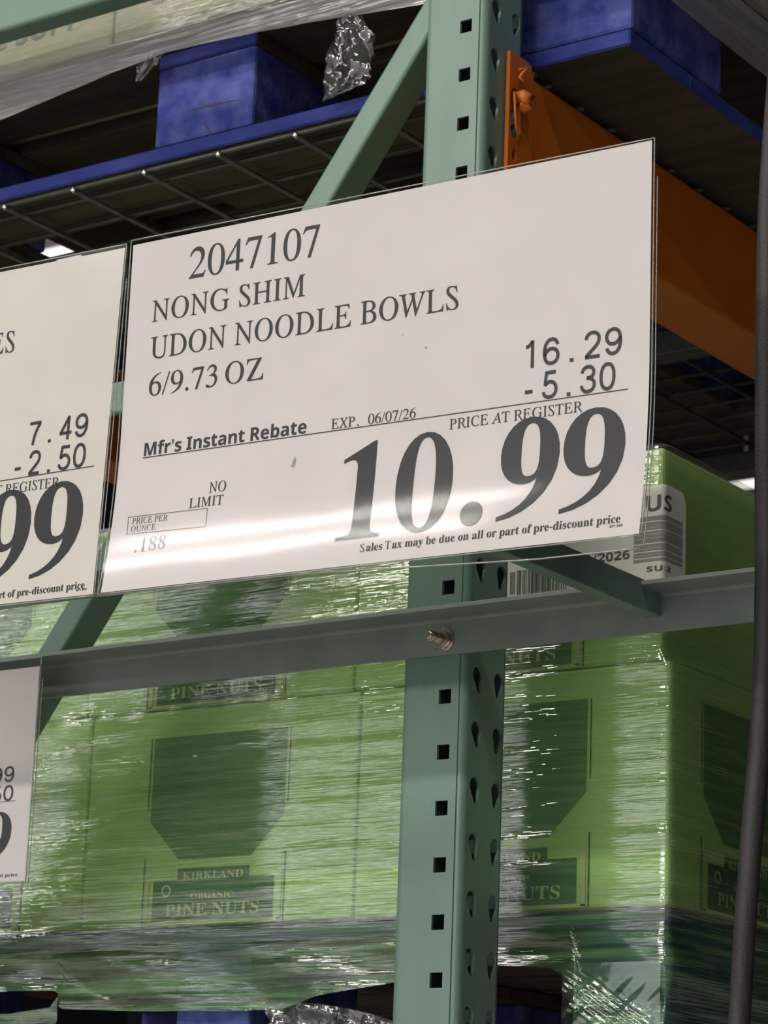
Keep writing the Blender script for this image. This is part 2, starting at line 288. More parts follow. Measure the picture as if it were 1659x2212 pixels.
        '04,214,209,201,225,197,271,194,286,185,294,169,297,138,285,118,248,112,187,115,142,123,105,137,76,156,55,178,42,204,38,227,42,250,53,271,72,285,60,248,21,205,-2|d370;140,-10,117,-8,97,-1,78,10,61,26,4'
        '7,44,35,66,26,91,21,118,19,147,21,180,27,210,36,237,48,261,63,281,81,297,101,309,123,316,146,318,175,314,201,301,223,280,222,413,218,423,212,430,203,435,176,439,176,455,319,455,320,60,325,41,330,35,34'
        '0,30,353,28,353,11,315,8,271,1,223,-10,223,39,201,12,173,-5;171,28,182,30,192,34,202,41,211,51,218,62,223,76,223,242,220,252,214,262,206,270,196,276,186,279,174,281,155,277,141,267,130,250,123,225,119'
        ',193,118,153,119,115,123,83,130,58,140,42,153,32|e301;154,-10,129,-8,106,-1,85,10,66,26,50,45,37,69,27,95,21,125,19,157,21,187,28,215,38,240,51,263,68,282,87,298,109,309,132,316,157,318,193,314,224,30'
        '1,249,280,268,251,279,216,283,166,117,166,127,97,154,56,199,42,225,47,248,62,270,86,285,73,248,27,205,-1;116,192,201,192,201,241,198,261,193,277,186,288,175,295,161,297,136,286,121,255|f214;15,0,15,16'
        ',40,22,47,30,51,42,52,277,16,277,16,310,52,310,52,353,56,386,67,413,85,436,109,452,139,461,174,465,200,463,222,456,240,446,253,432,261,417,263,400,262,386,258,375,252,367,244,360,235,357,213,356,203,3'
        '60,195,365,189,372,186,381,186,400,197,431,196,438,190,442,180,443,168,442,159,437,153,430,148,406,148,310,203,310,203,277,148,277,149,47,152,34,158,26,167,20,181,17,199,16,199,0|g327;146,-140,106,-13'
        '8,73,-132,48,-122,29,-108,18,-92,14,-75,20,-54,38,-38,69,-26,44,-10,29,9,24,30,26,46,32,61,42,74,57,86,77,98,102,110,58,135,31,169,22,212,24,232,30,251,40,268,53,282,69,295,88,305,109,312,132,317,157,'
        '318,183,317,208,312,233,304,317,304,317,268,268,268,281,248,289,226,291,203,290,185,285,167,276,151,264,137,250,125,234,116,215,108,194,104,131,103,121,100,106,87,102,80,101,71,105,59,119,51,141,49,20'
        '8,48,236,45,259,40,277,33,292,24,303,13,310,-1,314,-18,316,-37,311,-67,296,-92,272,-113,239,-128,197,-137;157,124,172,127,183,134,190,146,195,163,198,184,198,238,195,260,190,276,183,288,172,295,157,29'
        '7,143,295,132,288,124,276,118,260,115,238,115,184,118,163,124,146,132,134,143,127;161,-116,218,-111,252,-94,263,-66,262,-55,257,-47,249,-41,223,-35,97,-34,84,-45,76,-58,73,-73,76,-84,83,-94,95,-103,11'
        '1,-111,133,-115|i198;101,362,87,364,75,368,65,376,57,387,52,399,50,412,52,426,57,438,65,449,75,457,87,462,101,463,114,462,126,457,137,449,145,438,150,426,151,412,149,399,145,387,136,376,126,368,114,36'
        '4;18,0,18,16,39,21,45,26,49,32,52,56,52,267,47,285,41,289,20,293,21,310,148,310,149,43,154,26,160,21,180,16,180,0|l199;18,0,18,16,39,21,45,26,49,32,52,56,52,411,47,429,42,434,33,438,20,439,20,455,148,'
        '455,149,43,154,26,160,21,180,16,180,0|m554;18,0,18,16,39,21,45,26,49,33,52,56,52,266,46,284,40,289,31,293,19,294,19,310,146,310,146,265,173,294,204,312,237,318,277,312,305,293,320,261,348,293,381,312,'
        '418,318,465,306,494,271,504,212,504,43,510,26,516,21,524,17,536,16,536,0,377,0,377,16,389,18,397,21,403,26,409,44,409,234,404,258,398,265,389,270,377,271,358,268,341,256,324,237,325,44,331,26,336,21,3'
        '45,18,356,16,356,0,199,0,199,16,211,18,219,21,225,26,231,44,231,233,226,258,220,265,211,270,199,271,180,267,162,255,146,235,147,44,152,27,158,21,177,16,177,0|n381;18,0,18,16,39,21,45,26,49,33,52,56,52'
        ',266,46,284,40,289,31,293,19,294,19,310,148,310,148,267,175,296,207,313,243,318,292,306,321,271,330,212,331,43,337,26,343,21,352,17,363,16,363,0,202,0,202,16,223,21,232,34,235,56,234,234,229,258,223,2'
        '65,215,270,203,271,183,267,164,255,148,235,148,43,154,26,160,21,168,17,180,16,180,0|o336;169,-10,140,-8,114,-1,90,11,69,27,52,47,38,70,27,96,21,124,19,154,21,184,27,213,38,239,52,262,69,281,90,297,114'
        ',309,140,316,168,318,196,316,222,309,245,298,266,282,283,263,298,240,308,214,315,185,317,154,315,123,308,94,298,69,284,46,266,26,245,11,222,-1,197,-8;169,11,186,14,199,24,209,39,215,64,220,154,218,206'
        ',214,245,208,271,198,286,185,296,169,299,151,296,138,286,128,271,122,245,118,206,118,103,125,50,128,39,138,24,152,14|p371;17,-139,17,-124,34,-120,45,-113,50,-101,52,-64,52,261,50,275,46,283,41,288,19,'
        '295,19,310,143,310,143,263,166,294,195,313,230,319,253,317,274,310,293,298,309,283,323,264,335,241,343,216,348,189,350,160,348,128,343,99,334,72,323,48,308,28,291,12,272,0,250,-8,227,-10,196,-5,170,9,'
        '148,32,150,-88,155,-107,160,-113,175,-120,197,-123,197,-139;195,28,214,32,229,42,239,59,247,84,251,116,253,154,251,192,247,223,241,248,232,265,218,275,199,278,179,273,162,259,148,235,148,69,160,46,176'
        ',33|r287;18,0,18,16,39,21,45,26,49,32,52,56,52,267,50,278,46,285,41,289,20,293,21,310,146,310,146,252,158,272,172,288,187,301,203,311,218,316,233,318,250,317,264,312,275,304,283,293,288,281,289,266,28'
        '8,254,284,243,278,234,270,228,260,224,237,223,229,226,212,243,202,255,196,259,189,260,179,258,171,252,162,241,155,228,151,211,149,192,150,42,153,32,159,25,167,21,197,16,197,0|s288;151,-10,132,-8,73,9,'
        '64,7,56,1,51,-9,36,-9,36,105,53,105,61,79,72,57,87,39,103,26,121,17,140,15,156,16,168,20,179,27,186,35,191,46,192,58,188,76,176,92,156,105,85,142,68,155,54,169,45,185,39,202,37,220,40,247,49,270,65,29'
        '1,86,306,111,316,149,319,213,305,220,306,226,311,230,319,244,319,244,222,228,222,220,244,209,262,196,277,182,288,166,294,149,296,136,295,125,292,116,286,110,278,106,269,105,259,106,249,109,240,123,225'
        ',212,178,229,165,241,151,250,136,255,117,257,95,254,65,244,39,228,18,206,2,181,-7|t228;124,-9,99,-7,80,-1,66,10,56,26,50,46,48,71,48,279,20,279,20,300,88,369,118,407,129,424,144,424,144,310,208,310,20'
        '8,279,144,279,145,69,149,51,154,45,160,41,168,40,183,44,195,56,206,75,222,66,198,24,165,-1|u375;131,-10,103,-7,81,2,65,17,54,38,48,65,46,97,45,262,39,282,33,289,24,293,11,294,11,310,142,310,143,63,146'
        ',54,151,46,158,40,166,37,177,36,196,39,213,49,228,66,228,263,225,275,221,283,214,289,204,293,189,294,189,310,324,310,325,56,327,46,331,39,338,34,360,30,360,13,321,10,277,3,228,-10,228,40,216,26,202,13'
        ',186,3,169,-4,150,-9|x319;5,0,5,15,24,23,44,37,62,56,123,136,43,263,31,279,18,289,4,293,4,310,169,310,169,294,153,293,143,288,140,280,149,260,183,206,230,265,234,279,231,288,221,292,201,294,201,310,31'
        '1,310,311,296,292,289,273,275,254,254,198,184,303,21,312,16,319,15,319,0,155,0,155,16,178,19,185,26,184,38,173,59,138,114,90,51,85,34,88,23,98,17,118,15,118,0|y300;52,-140,36,-139,22,-133,10,-125,1,-1'
        '13,-5,-100,-7,-84,-5,-73,-2,-62,5,-53,13,-46,24,-41,36,-40,46,-41,56,-44,64,-49,70,-57,73,-65,75,-94,79,-97,86,-99,94,-96,104,-88,125,-55,140,-5,15,287,4,293,-3,293,-5,310,162,310,162,293,136,289,132,'
        '286,133,257,185,119,238,274,234,286,223,292,203,293,203,310,300,310,300,293,291,292,283,288,271,271,259,242,151,-53,129,-96,118,-111,107,-122,95,-131,83,-136'
    ),
    'bold': (
        'K510;16,0,16,17,37,20,53,24,63,32,70,43,74,59,75,81,75,379,74,398,70,413,63,424,52,432,37,436,17,439,17,455,242,455,242,439,205,432,191,422,185,406,183,379,183,234,336,391,345,406,349,418,342,430,323,'
        '436,291,439,291,455,486,455,486,439,477,439,436,430,392,404,345,361,271,285,471,37,487,25,506,19,519,17,519,0,281,0,281,17,322,21,332,29,334,34,332,42,316,66,199,214,183,198,184,59,188,43,195,32,205,2'
        '4,221,20,242,17,242,0|I261;13,0,13,17,34,21,50,26,61,32,69,42,74,56,75,75,75,387,74,405,70,419,63,427,52,433,36,437,13,439,13,455,244,455,244,439,223,437,207,433,196,427,188,419,184,405,183,387,183,64'
        ',187,44,192,37,206,26,230,20,246,17,246,0|R473;15,0,15,17,36,20,52,24,62,32,69,43,73,59,75,81,75,379,73,398,69,413,62,424,51,431,36,436,16,439,16,455,217,455,278,452,329,442,367,426,395,403,412,372,41'
        '7,334,406,285,372,248,315,224,446,32,459,21,480,17,480,0,338,0,201,212,182,212,183,59,187,43,194,32,205,24,221,20,242,17,242,0;182,234,235,236,261,245,280,258,293,278,301,304,304,336,295,389,268,421,2'
        '24,431,209,430,197,427,190,422,185,414,182,385|L426;15,0,15,17,36,20,52,24,62,32,69,43,73,59,75,81,75,379,73,399,69,414,62,425,51,432,36,436,16,439,16,455,250,455,250,439,219,436,199,430,193,424,188,4'
        '16,183,394,183,56,188,40,193,35,208,29,234,28,264,29,291,33,315,40,335,49,354,63,370,80,384,100,397,125,409,154,427,154,402,0|A437;-9,0,-9,18,4,19,14,24,24,30,32,41,49,75,206,466,224,465,394,65,411,34'
        ',420,25,430,20,443,18,443,0,229,0,229,18,259,21,277,30,283,46,279,66,253,132,103,132,75,48,80,32,96,21,128,18,128,0;113,161,242,161,177,319|N494;403,-11,107,350,107,79,108,57,112,42,119,31,129,24,145,'
        '20,167,17,167,0,18,0,18,17,45,20,61,27,67,33,74,51,76,79,76,388,36,433,18,439,18,455,156,455,391,169,390,392,386,414,382,421,369,431,331,439,331,455,480,455,480,439,459,436,443,432,433,425,427,414,423'
        ',398,422,377,422,-11|D496;20,0,20,17,39,19,53,23,63,30,69,39,73,54,74,374,72,397,68,415,61,426,50,433,35,437,15,439,15,455,222,455,296,449,357,429,405,396,440,351,461,295,468,228,441,101,362,25,228,0;'
        '222,24,262,30,295,47,319,75,337,115,347,166,351,229,336,342,294,410,223,433,208,432,197,429,190,423,185,415,182,385,183,55,185,42,190,34,197,29,208,25|P418;15,0,15,17,36,20,52,24,62,32,69,43,73,59,75,'
        '81,75,379,73,398,69,413,62,424,51,431,36,436,16,439,16,455,214,455,265,454,306,448,336,440,357,429,375,415,390,398,400,378,407,356,409,332,404,296,390,266,367,240,334,221,292,209,242,206,182,206,183,5'
        '9,187,43,194,32,205,24,221,20,242,17,242,0;182,230,231,232,255,240,272,253,283,271,290,297,292,329,290,361,285,387,275,406,261,420,241,428,216,431,195,428,189,424,183,409|E442;14,0,14,17,35,18,51,22,6'
        '2,30,70,41,74,57,75,78,75,369,74,394,69,413,62,425,51,433,36,437,16,439,16,455,399,455,399,320,383,320,375,357,361,386,340,406,312,420,276,428,208,429,194,426,186,417,183,388,183,246,221,248,243,256,2'
        '59,269,272,288,281,313,288,345,304,345,304,118,287,118,280,164,273,181,264,195,254,206,241,213,225,218,183,222,184,53,187,42,192,35,201,31,230,28,261,29,289,32,313,39,335,48,354,60,371,75,386,94,399,1'
        '16,411,143,430,143,402,0|U492;248,-13,192,-8,147,6,114,29,91,61,78,103,73,155,73,379,72,398,68,413,61,424,50,431,35,436,15,439,15,455,240,455,240,439,202,432,195,428,189,422,183,406,181,379,181,140,18'
        '3,104,191,74,203,51,221,35,245,25,275,22,340,37,379,83,392,159,392,378,391,398,387,413,379,423,368,431,351,436,328,439,328,455,474,455,474,439,456,435,442,429,433,421,427,411,424,396,422,181,418,118,4'
        '03,69,380,32,346,7,302,-8|T423;92,0,92,17,114,19,130,23,142,31,150,42,154,59,156,81,156,433,116,430,88,420,65,403,47,380,35,352,29,318,11,318,11,455,410,455,410,317,394,317,375,382,333,420,263,433,263'
        ',81,265,58,269,41,276,30,288,23,305,19,328,17,328,0|S390;43,-11,43,158,62,158,75,113,91,77,111,50,136,30,164,19,197,15,220,17,241,24,257,36,269,51,276,69,279,89,273,117,255,140,225,160,163,191,127,210'
        ',99,231,77,253,62,276,53,302,50,332,52,358,57,381,67,403,80,421,96,437,115,449,136,459,160,464,199,466,264,453,300,445,310,447,317,454,320,466,339,466,339,319,322,319,315,343,305,365,293,385,280,402,2'
        '65,417,248,429,231,438,213,443,194,445,173,443,155,437,140,426,128,413,122,398,120,380,121,364,127,349,137,336,151,325,189,303,279,260,300,247,317,233,331,219,342,204,350,188,358,153,359,133,357,106,3'
        '50,80,339,58,323,38,304,21,281,8,254,-2,225,-8,170,-9,136,-3,85,12,73,10,66,3,61,-11|O525;261,-11,228,-9,198,-3,169,7,142,21,117,38,94,58,75,81,58,106,45,134,35,163,29,195,28,228,29,260,35,292,45,321,'
        '58,349,75,374,95,397,117,417,143,434,170,448,200,458,232,464,265,466,298,464,328,458,357,448,384,435,409,418,431,399,451,376,467,351,481,323,490,293,496,261,498,228,496,195,490,163,481,134,467,106,450'
        ',81,430,58,408,38,383,21,355,7,325,-3,294,-9;265,12,328,36,367,108,379,228,376,293,365,346,348,389,324,419,294,437,260,443,196,419,158,347,145,228,149,163,159,109,177,67,201,37,230,18|G508;268,-10,222'
        ',-7,179,3,141,19,108,42,80,70,57,103,41,141,31,183,28,229,31,274,41,315,57,352,80,385,107,413,139,435,176,452,215,462,257,465,293,463,330,454,382,436,395,437,406,443,419,465,437,465,437,308,420,308,40'
        '9,334,397,357,382,379,366,397,348,413,329,426,309,436,288,441,267,443,200,419,159,347,146,228,150,163,161,110,180,67,206,37,238,19,275,13,298,14,316,19,328,27,336,39,341,53,343,71,341,146,337,161,329,'
        '170,317,176,299,180,275,182,275,198,500,198,500,182,481,180,466,177,457,171,451,161,447,147,446,29,387,7,328,-6|C468;257,-11,213,-7,174,3,137,20,105,43,78,71,56,104,39,142,29,184,26,228,30,273,39,314,'
        '56,351,79,384,106,412,139,435,176,452,216,462,259,465,292,463,328,454,381,436,388,435,402,439,413,449,419,465,437,465,437,308,420,308,403,347,381,380,356,407,328,427,298,439,265,443,198,419,157,347,14'
        '4,226,159,114,203,46,278,24,305,26,331,33,358,45,383,61,407,81,428,106,447,89,395,33,332,0'
    ),
    'sans': (
        'M633;60,0,60,480,199,480,312,113,314,113,435,480,573,480,573,0,478,0,483,375,480,375,357,0,263,0,148,376,145,376,151,223,151,0|f260;69,0,69,291,13,291,13,340,69,367,70,423,76,447,84,466,96,482,111,494'
        ',129,503,150,509,173,513,217,513,266,506,290,498,265,425,220,434,196,433,186,429,178,422,173,413,170,402,169,367,255,367,255,291,169,291,169,0|r305;52,0,52,367,128,367,143,305,148,305,160,323,175,339,'
        '192,353,212,364,234,371,291,371,283,277,254,280,221,276,205,271,190,264,178,254,167,242,159,227,154,208,152,187,152,0|s334;152,-7,106,-4,68,2,31,15,31,97,72,82,117,70,155,66,187,70,197,75,204,82,208,8'
        '9,209,104,204,115,193,126,90,175,60,195,49,207,41,220,35,235,31,252,30,271,35,303,48,328,70,348,99,362,134,371,175,373,219,370,261,361,304,345,274,273,223,292,190,299,174,300,149,297,135,289,130,275,1'
        '32,264,140,255,261,196,275,187,286,175,296,162,303,147,307,129,308,109,304,75,291,46,269,23,238,7,199,-3|I261;21,0,21,58,80,85,80,395,21,422,21,480,240,480,240,422,181,395,181,85,240,58,240,0|n441;52,'
        '0,52,367,129,367,142,320,148,320,161,337,177,350,196,361,217,368,238,372,261,373,297,370,329,359,355,342,375,316,387,282,391,239,391,0,291,0,291,214,289,238,285,258,277,274,265,285,250,291,232,293,204'
        ',290,184,280,169,262,160,238,154,209,152,173,152,0|t291;157,-6,137,-2,119,4,103,13,90,25,78,41,70,61,65,86,63,115,63,291,15,291,15,334,71,367,99,445,163,445,163,367,266,367,266,291,163,291,163,115,165'
        ',102,169,92,175,84,184,78,195,74,229,75,270,85,270,10,230,-2,196,-6|a406;142,-7,111,-4,84,6,60,22,43,44,32,73,28,109,33,145,46,174,69,196,101,212,142,222,192,226,256,228,254,262,249,276,241,287,229,29'
        '4,215,299,181,299,146,292,95,273,62,341,105,359,152,370,203,374,248,371,286,360,316,342,338,317,351,285,355,244,355,0,285,0,266,50,263,50,247,32,231,17,214,7,194,-1,170,-5;179,66,200,69,218,75,234,86,'
        '246,100,253,118,256,140,256,170,188,166,166,160,150,151,139,139,133,125,131,109,132,95,137,84,144,76,154,71,166,68|R443;60,0,60,480,200,480,260,476,308,464,345,444,371,416,386,380,392,336,390,315,386,'
        '296,379,278,370,263,359,249,332,226,302,209,443,0,330,0,216,184,162,184,162,0;162,267,225,268,249,274,267,283,279,296,286,313,289,333,286,354,278,370,266,382,247,390,223,395,162,396|e397;218,-7,183,-4'
        ',151,2,121,14,95,30,73,50,54,76,41,106,33,141,30,181,33,221,40,257,52,288,69,314,89,335,113,352,140,364,170,371,203,373,251,369,291,354,324,330,348,297,363,256,368,207,368,158,132,158,135,132,143,110,'
        '157,92,175,79,197,71,223,68,267,71,307,80,347,97,347,19,310,5,269,-4;134,225,274,225,272,246,266,265,257,280,243,293,226,300,204,302,186,300,170,294,156,283,145,269,138,249|b425;254,-7,229,-5,208,0,19'
        '0,8,163,29,152,40,146,40,129,0,52,0,52,510,152,510,148,319,152,319,163,333,177,346,192,358,210,366,232,372,257,373,295,368,328,352,357,325,378,288,391,241,395,184,391,126,378,79,356,42,327,15,293,-1;2'
        '26,75,245,78,261,87,275,103,285,125,291,152,293,185,291,218,285,245,274,266,261,281,244,290,224,293,201,291,183,283,170,269,161,250,155,226,152,185,154,152,159,125,168,103,182,87,201,78|A463;0,0,169,4'
        "82,293,482,463,0,354,0,319,114,144,114,109,0;170,199,295,199,232,407,209,325,206,317,204,311|'151;57,306,44,480,107,480,94,306|K446;60,0,60,480,162,480,162,260,202,316,332,480,445,480,277,267,446,0,33"
        '0,0,205,202,162,171,162,0|L379;60,0,60,480,162,480,162,84,357,84,357,0|D497;60,0,60,480,211,480,259,477,302,468,342,453,376,432,404,406,427,374,444,336,455,293,458,244,450,170,427,109,389,61,337,27,27'
        '3,7,196,0;162,84,206,84,287,101,336,154,353,242,349,290,337,329,318,359,291,380,257,392,216,396,162,396|P422;60,0,60,480,214,480,270,475,315,462,349,440,373,410,387,373,392,330,390,303,384,276,374,252'
        ',360,229,340,209,316,193,286,180,249,173,206,171,162,171,162,0;162,254,222,256,245,261,264,271,278,285,286,303,289,326,280,365,253,388,208,396,162,396|E376;60,0,60,480,336,480,336,396,162,396,162,291,'
        '324,291,324,208,162,208,162,84,336,84,336,0|U508;252,-7,193,-1,145,15,107,42,79,78,63,121,57,171,57,480,158,480,158,186,161,151,169,123,183,103,201,89,225,81,255,79,285,81,309,90,327,105,339,126,347,1'
        '53,349,187,349,480,451,480,451,169,448,137,441,107,429,80,412,55,390,34,363,16,331,4,294,-4|T389;144,0,144,395,13,395,13,480,375,480,375,395,245,395,245,0|S370;167,-7,118,-4,73,6,31,22,31,117,102,90,1'
        '26,83,150,79,175,77,197,79,215,84,228,92,237,102,242,114,244,128,241,145,232,160,217,172,101,233,77,253,56,279,48,293,41,310,38,329,36,350,41,390,56,423,80,450,113,470,152,482,199,486,247,482,293,471,'
        '341,453,308,373,249,394,214,401,178,400,163,396,151,388,143,378,137,367,136,353,138,337,146,324,158,313,271,253,305,227,318,212,329,196,337,178,342,157,343,133,338,93,323,59,297,31,262,10,219,-2|O535;'
        '267,-7,218,-3,176,7,139,24,108,48,83,76,63,111,50,150,42,193,39,241,42,289,50,332,63,371,83,405,108,433,139,456,176,473,219,484,268,487,317,484,360,473,396,456,427,433,452,405,471,370,485,331,493,288,'
        '496,240,493,193,485,150,471,110,452,76,427,47,396,24,360,7,317,-3;267,79,307,83,338,98,361,122,376,154,386,194,389,240,386,287,376,327,361,359,338,383,307,398,268,402,229,398,198,383,175,359,159,327,1'
        '49,287,146,240,149,194,159,154,175,122,198,98,229,83|G486;262,-7,196,0,141,21,97,56,65,105,45,166,39,240,42,288,52,332,68,371,91,405,119,433,153,456,193,473,238,483,289,486,340,483,389,472,432,457,398'
        ',375,366,389,329,398,289,402,261,399,235,393,212,381,192,366,175,347,162,325,152,299,146,270,144,238,145,208,149,181,156,155,167,133,180,114,197,98,217,87,241,80,305,80,333,85,333,185,242,185,242,269,'
        '433,269,433,21,381,6,326,-3|C428;255,-7,208,-3,168,7,133,24,103,47,80,76,62,110,49,149,41,192,39,239,42,286,51,328,65,367,85,402,111,431,141,455,177,472,218,483,264,486,312,482,359,470,404,453,371,370'
        ',317,392,282,401,264,402,228,397,198,382,175,358,157,325,147,285,144,238,147,191,156,152,172,120,195,97,226,83,264,78,303,81,364,96,386,103,386,18,344,4,302,-4|F369;60,0,60,480,335,480,335,396,161,396'
        ',161,273,323,273,323,189,161,189,161,0|0384;191,-7,139,1,96,22,64,59,42,108,29,168,24,240,26,289,31,333,40,373,53,407,71,435,93,457,121,474,153,484,191,487,244,480,286,458,318,422,341,373,355,312,359,'
        '240,357,191,352,147,343,107,330,74,312,45,290,23,263,6,230,-3;191,75,214,80,231,93,244,116,252,148,257,189,259,240,257,290,252,331,244,363,231,386,214,400,191,405,169,400,151,386,139,363,131,331,126,2'
        '90,125,240,126,190,131,149,139,117,151,94,169,80|1384;176,0,179,373,144,340,89,296,40,357,194,480,277,480,277,0|2384;27,0,27,71,206,254,230,286,243,314,248,345,246,362,241,376,232,388,220,395,206,400,'
        '189,402,171,400,153,396,118,379,81,353,26,418,70,451,104,469,145,482,197,486,227,484,254,479,278,469,299,456,316,441,330,423,340,402,347,380,349,357,347,331,342,307,333,284,321,263,305,241,242,173,153'
        ',90,153,85,362,85,362,0|3384;164,-7,114,-4,68,5,26,19,26,105,68,88,112,77,153,74,186,76,211,82,229,93,241,107,249,125,251,146,250,158,247,170,241,180,233,188,221,195,206,200,163,207,99,208,99,285,164,'
        '286,186,289,204,294,218,300,228,308,235,317,243,338,244,350,242,366,237,379,228,390,215,398,198,403,175,404,153,403,134,399,86,377,73,369,26,439,68,463,92,473,119,480,149,485,183,486,229,483,268,473,3'
        '00,456,324,434,338,406,343,372,340,341,330,315,313,293,292,275,267,262,240,253,240,251,275,244,304,232,327,216,344,195,354,169,357,140,355,113,348,88,337,65,321,44,300,27,274,12,243,2,206,-5|4384;216,'
        '0,216,99,11,99,11,170,222,480,315,480,315,178,373,178,373,99,315,99,315,0;101,178,216,178,220,363,218,363,195,320,189,311|5384;162,-7,114,-4,70,5,33,19,33,107,71,91,116,80,158,76,186,78,209,84,227,94,'
        '241,109,249,128,251,152,241,192,208,216,155,224,83,214,42,235,60,480,320,480,320,394,149,394,140,300,187,306,230,304,256,299,279,289,301,277,319,260,333,240,344,217,351,191,353,161,348,112,332,71,305,'
        '38,268,13,220,-2|6384;199,-7,167,-4,138,3,110,16,86,33,64,57,47,85,34,119,26,158,24,203,26,258,35,312,51,362,62,385,76,406,93,425,113,443,136,457,162,469,192,478,226,483,319,482,328,480,328,399,271,40'
        '6,234,404,203,397,178,387,159,373,143,355,132,334,125,310,119,284,117,256,121,256,131,271,144,284,160,296,178,304,200,310,225,312,264,307,298,294,325,272,346,242,358,205,362,160,357,112,342,71,318,38,'
        '285,13,245,-2;197,75,215,77,231,84,245,95,256,111,262,132,264,158,262,180,257,198,248,214,235,225,219,231,199,234,172,229,149,217,134,199,125,178,125,153,132,124,147,99,157,89,169,81,182,76|7384;75,0,'
        '255,394,18,394,18,480,362,480,362,416,181,0|8384;192,-7,142,-3,101,9,67,28,43,53,28,85,24,122,26,153,35,179,50,201,70,220,91,237,116,251,95,265,77,281,61,299,48,320,41,344,38,371,41,395,48,416,60,435,'
        '76,450,95,463,117,473,141,480,166,484,192,486,219,484,244,480,268,473,290,463,308,450,324,435,336,416,343,395,345,370,342,343,334,319,321,299,303,282,282,266,259,253,308,222,335,196,346,180,354,163,35'
        '8,145,360,124,358,99,351,76,339,55,323,37,303,22,280,9,253,0,224,-5;192,296,220,312,232,321,242,333,248,346,250,363,248,377,243,389,233,399,221,406,207,410,191,412,176,410,162,406,150,399,141,389,135,'
        '377,134,363,136,347,141,334,151,322,177,304;191,68,214,70,233,75,247,84,258,96,264,110,266,127,265,139,261,149,247,168,187,209,151,187,137,175,126,161,120,145,118,128,120,111,126,97,136,85,150,75,169,'
        '70|9384;64,-4,55,-2,55,79,113,73,150,75,180,81,205,92,225,106,240,124,251,144,259,168,264,194,267,222,263,222,252,207,240,194,225,183,207,174,184,168,156,167,118,171,86,184,58,206,38,236,26,274,21,318'
        ',26,367,41,407,65,441,98,465,138,480,185,485,216,482,246,475,273,462,298,445,319,422,336,393,350,359,357,320,360,275,357,220,349,167,333,117,321,93,307,72,290,53,271,35,248,21,221,9,191,0,157,-5;185,2'
        '44,199,246,212,249,234,262,250,280,258,300,258,326,251,355,245,368,237,380,227,390,215,398,202,402,187,404,168,401,152,395,138,383,128,367,122,346,120,320,121,298,127,280,136,265,148,253,165,247|/250;'
        '7,0,185,480,243,480,64,0|:180;79,279,69,283,60,289,54,297,50,309,48,324,50,339,54,351,60,359,69,365,79,368,100,368,110,365,119,359,126,351,130,339,132,324,130,309,126,297,119,289,110,283,100,279;79,-8'
        ',69,-5,60,1,54,10,50,22,48,36,50,51,54,63,60,71,69,77,79,80,100,80,110,77,119,71,126,63,130,51,132,36,130,22,126,10,119,1,110,-5,100,-8|.180;79,-8,69,-5,60,1,54,10,50,22,48,36,50,51,54,63,60,71,69,77,'
        '79,80,100,80,110,77,119,71,126,63,130,51,132,36,130,22,126,10,119,1,110,-5,100,-8'
    ),
}
FONT = {}
for fn, s in GLYPHS.items():
    FONT[fn] = {}
    for part in s.split('|'):
        ch = part[0]; bits = part[1:].split(';'); adv = int(bits[0]); loops = []
        for b in bits[1:]:
            v = list(map(int, b.split(','))); loops.append([(v[i], v[i + 1]) for i in range(0, len(v), 2)])
        FONT[fn][ch] = (adv, loops)
GLYPH_CHARS = {fn: list(d) for fn, d in FONT.items()}
def bez(path, n=7):
    tk = path.split(); out = []; i = 0; cur = None
    while i < len(tk):
        c = tk[i]
        if c in 'ML': cur = (float(tk[i + 1]), float(tk[i + 2])); out.append(cur); i += 3
        elif c == 'C':
            p = [cur] + [(float(tk[i + 1 + 2 * k]), float(tk[i + 2 + 2 * k])) for k in range(3)]
            for k in range(1, n + 1):
                s = k / n; q = 1 - s
                out.append(tuple(q**3 * p[0][a] + 3 * q * q * s * p[1][a] + 3 * q * s * s * p[2][a] + s**3 * p[3][a] for a in (0, 1)))
            cur = p[3]; i += 7
        else: i += 1
    return out
def closed(path):
    L = bez(path)
    if abs(L[0][0] - L[-1][0]) + abs(L[0][1] - L[-1][1]) < 1e-6: L.pop()
    return L
def circle(cx, cy, r, n=20, ry=None): return [(cx + r * math.cos(2 * math.pi * k / n), cy + (ry or r) * math.sin(2 * math.pi * k / n)) for k in range(n)]
for fn, ref, to in (('roman', 'E', 662), ('bold', 'E', 676), ('sans', 'I', 714)):
    hgt = max(p[1] for L in FONT[fn][ref][1] for p in L); k = to / hgt
    for ch in GLYPH_CHARS[fn]:
        adv, loops = FONT[fn][ch]; FONT[fn][ch] = (adv * k, [[(x * k, y * k) for x, y in L] for L in loops])
R = FONT['roman']
SIX = [closed('M 446 684 C 250 668 34 520 34 270 C 34 90 125 -14 252 -14 C 380 -14 468 85 468 218 C 468 340 395 424 285 424 C 235 424 195 410 150 378 C 180 530 290 635 448 668 L 446 684'),
       closed('M 140 330 C 170 360 205 376 245 376 C 330 376 373 300 373 195 C 373 85 330 14 262 14 C 180 14 132 110 132 240 C 132 275 134 305 140 330')]
R['0'] = (500, [closed('M 24 331 C 24 540 110 676 250 676 C 390 676 476 540 476 331 C 476 122 390 -14 250 -14 C 110 -14 24 122 24 331'),
                closed('M 118 331 C 118 150 160 16 250 16 C 340 16 382 150 382 331 C 382 515 340 648 250 648 C 160 648 118 515 118 331')])
R['1'] = (500, [closed('M 118 0 L 394 0 L 394 18 C 330 20 299 30 299 77 L 299 676 L 283 676 L 111 591 L 111 572 C 150 590 205 608 205 560 L 205 77 C 205 28 175 20 118 18 L 118 0')])
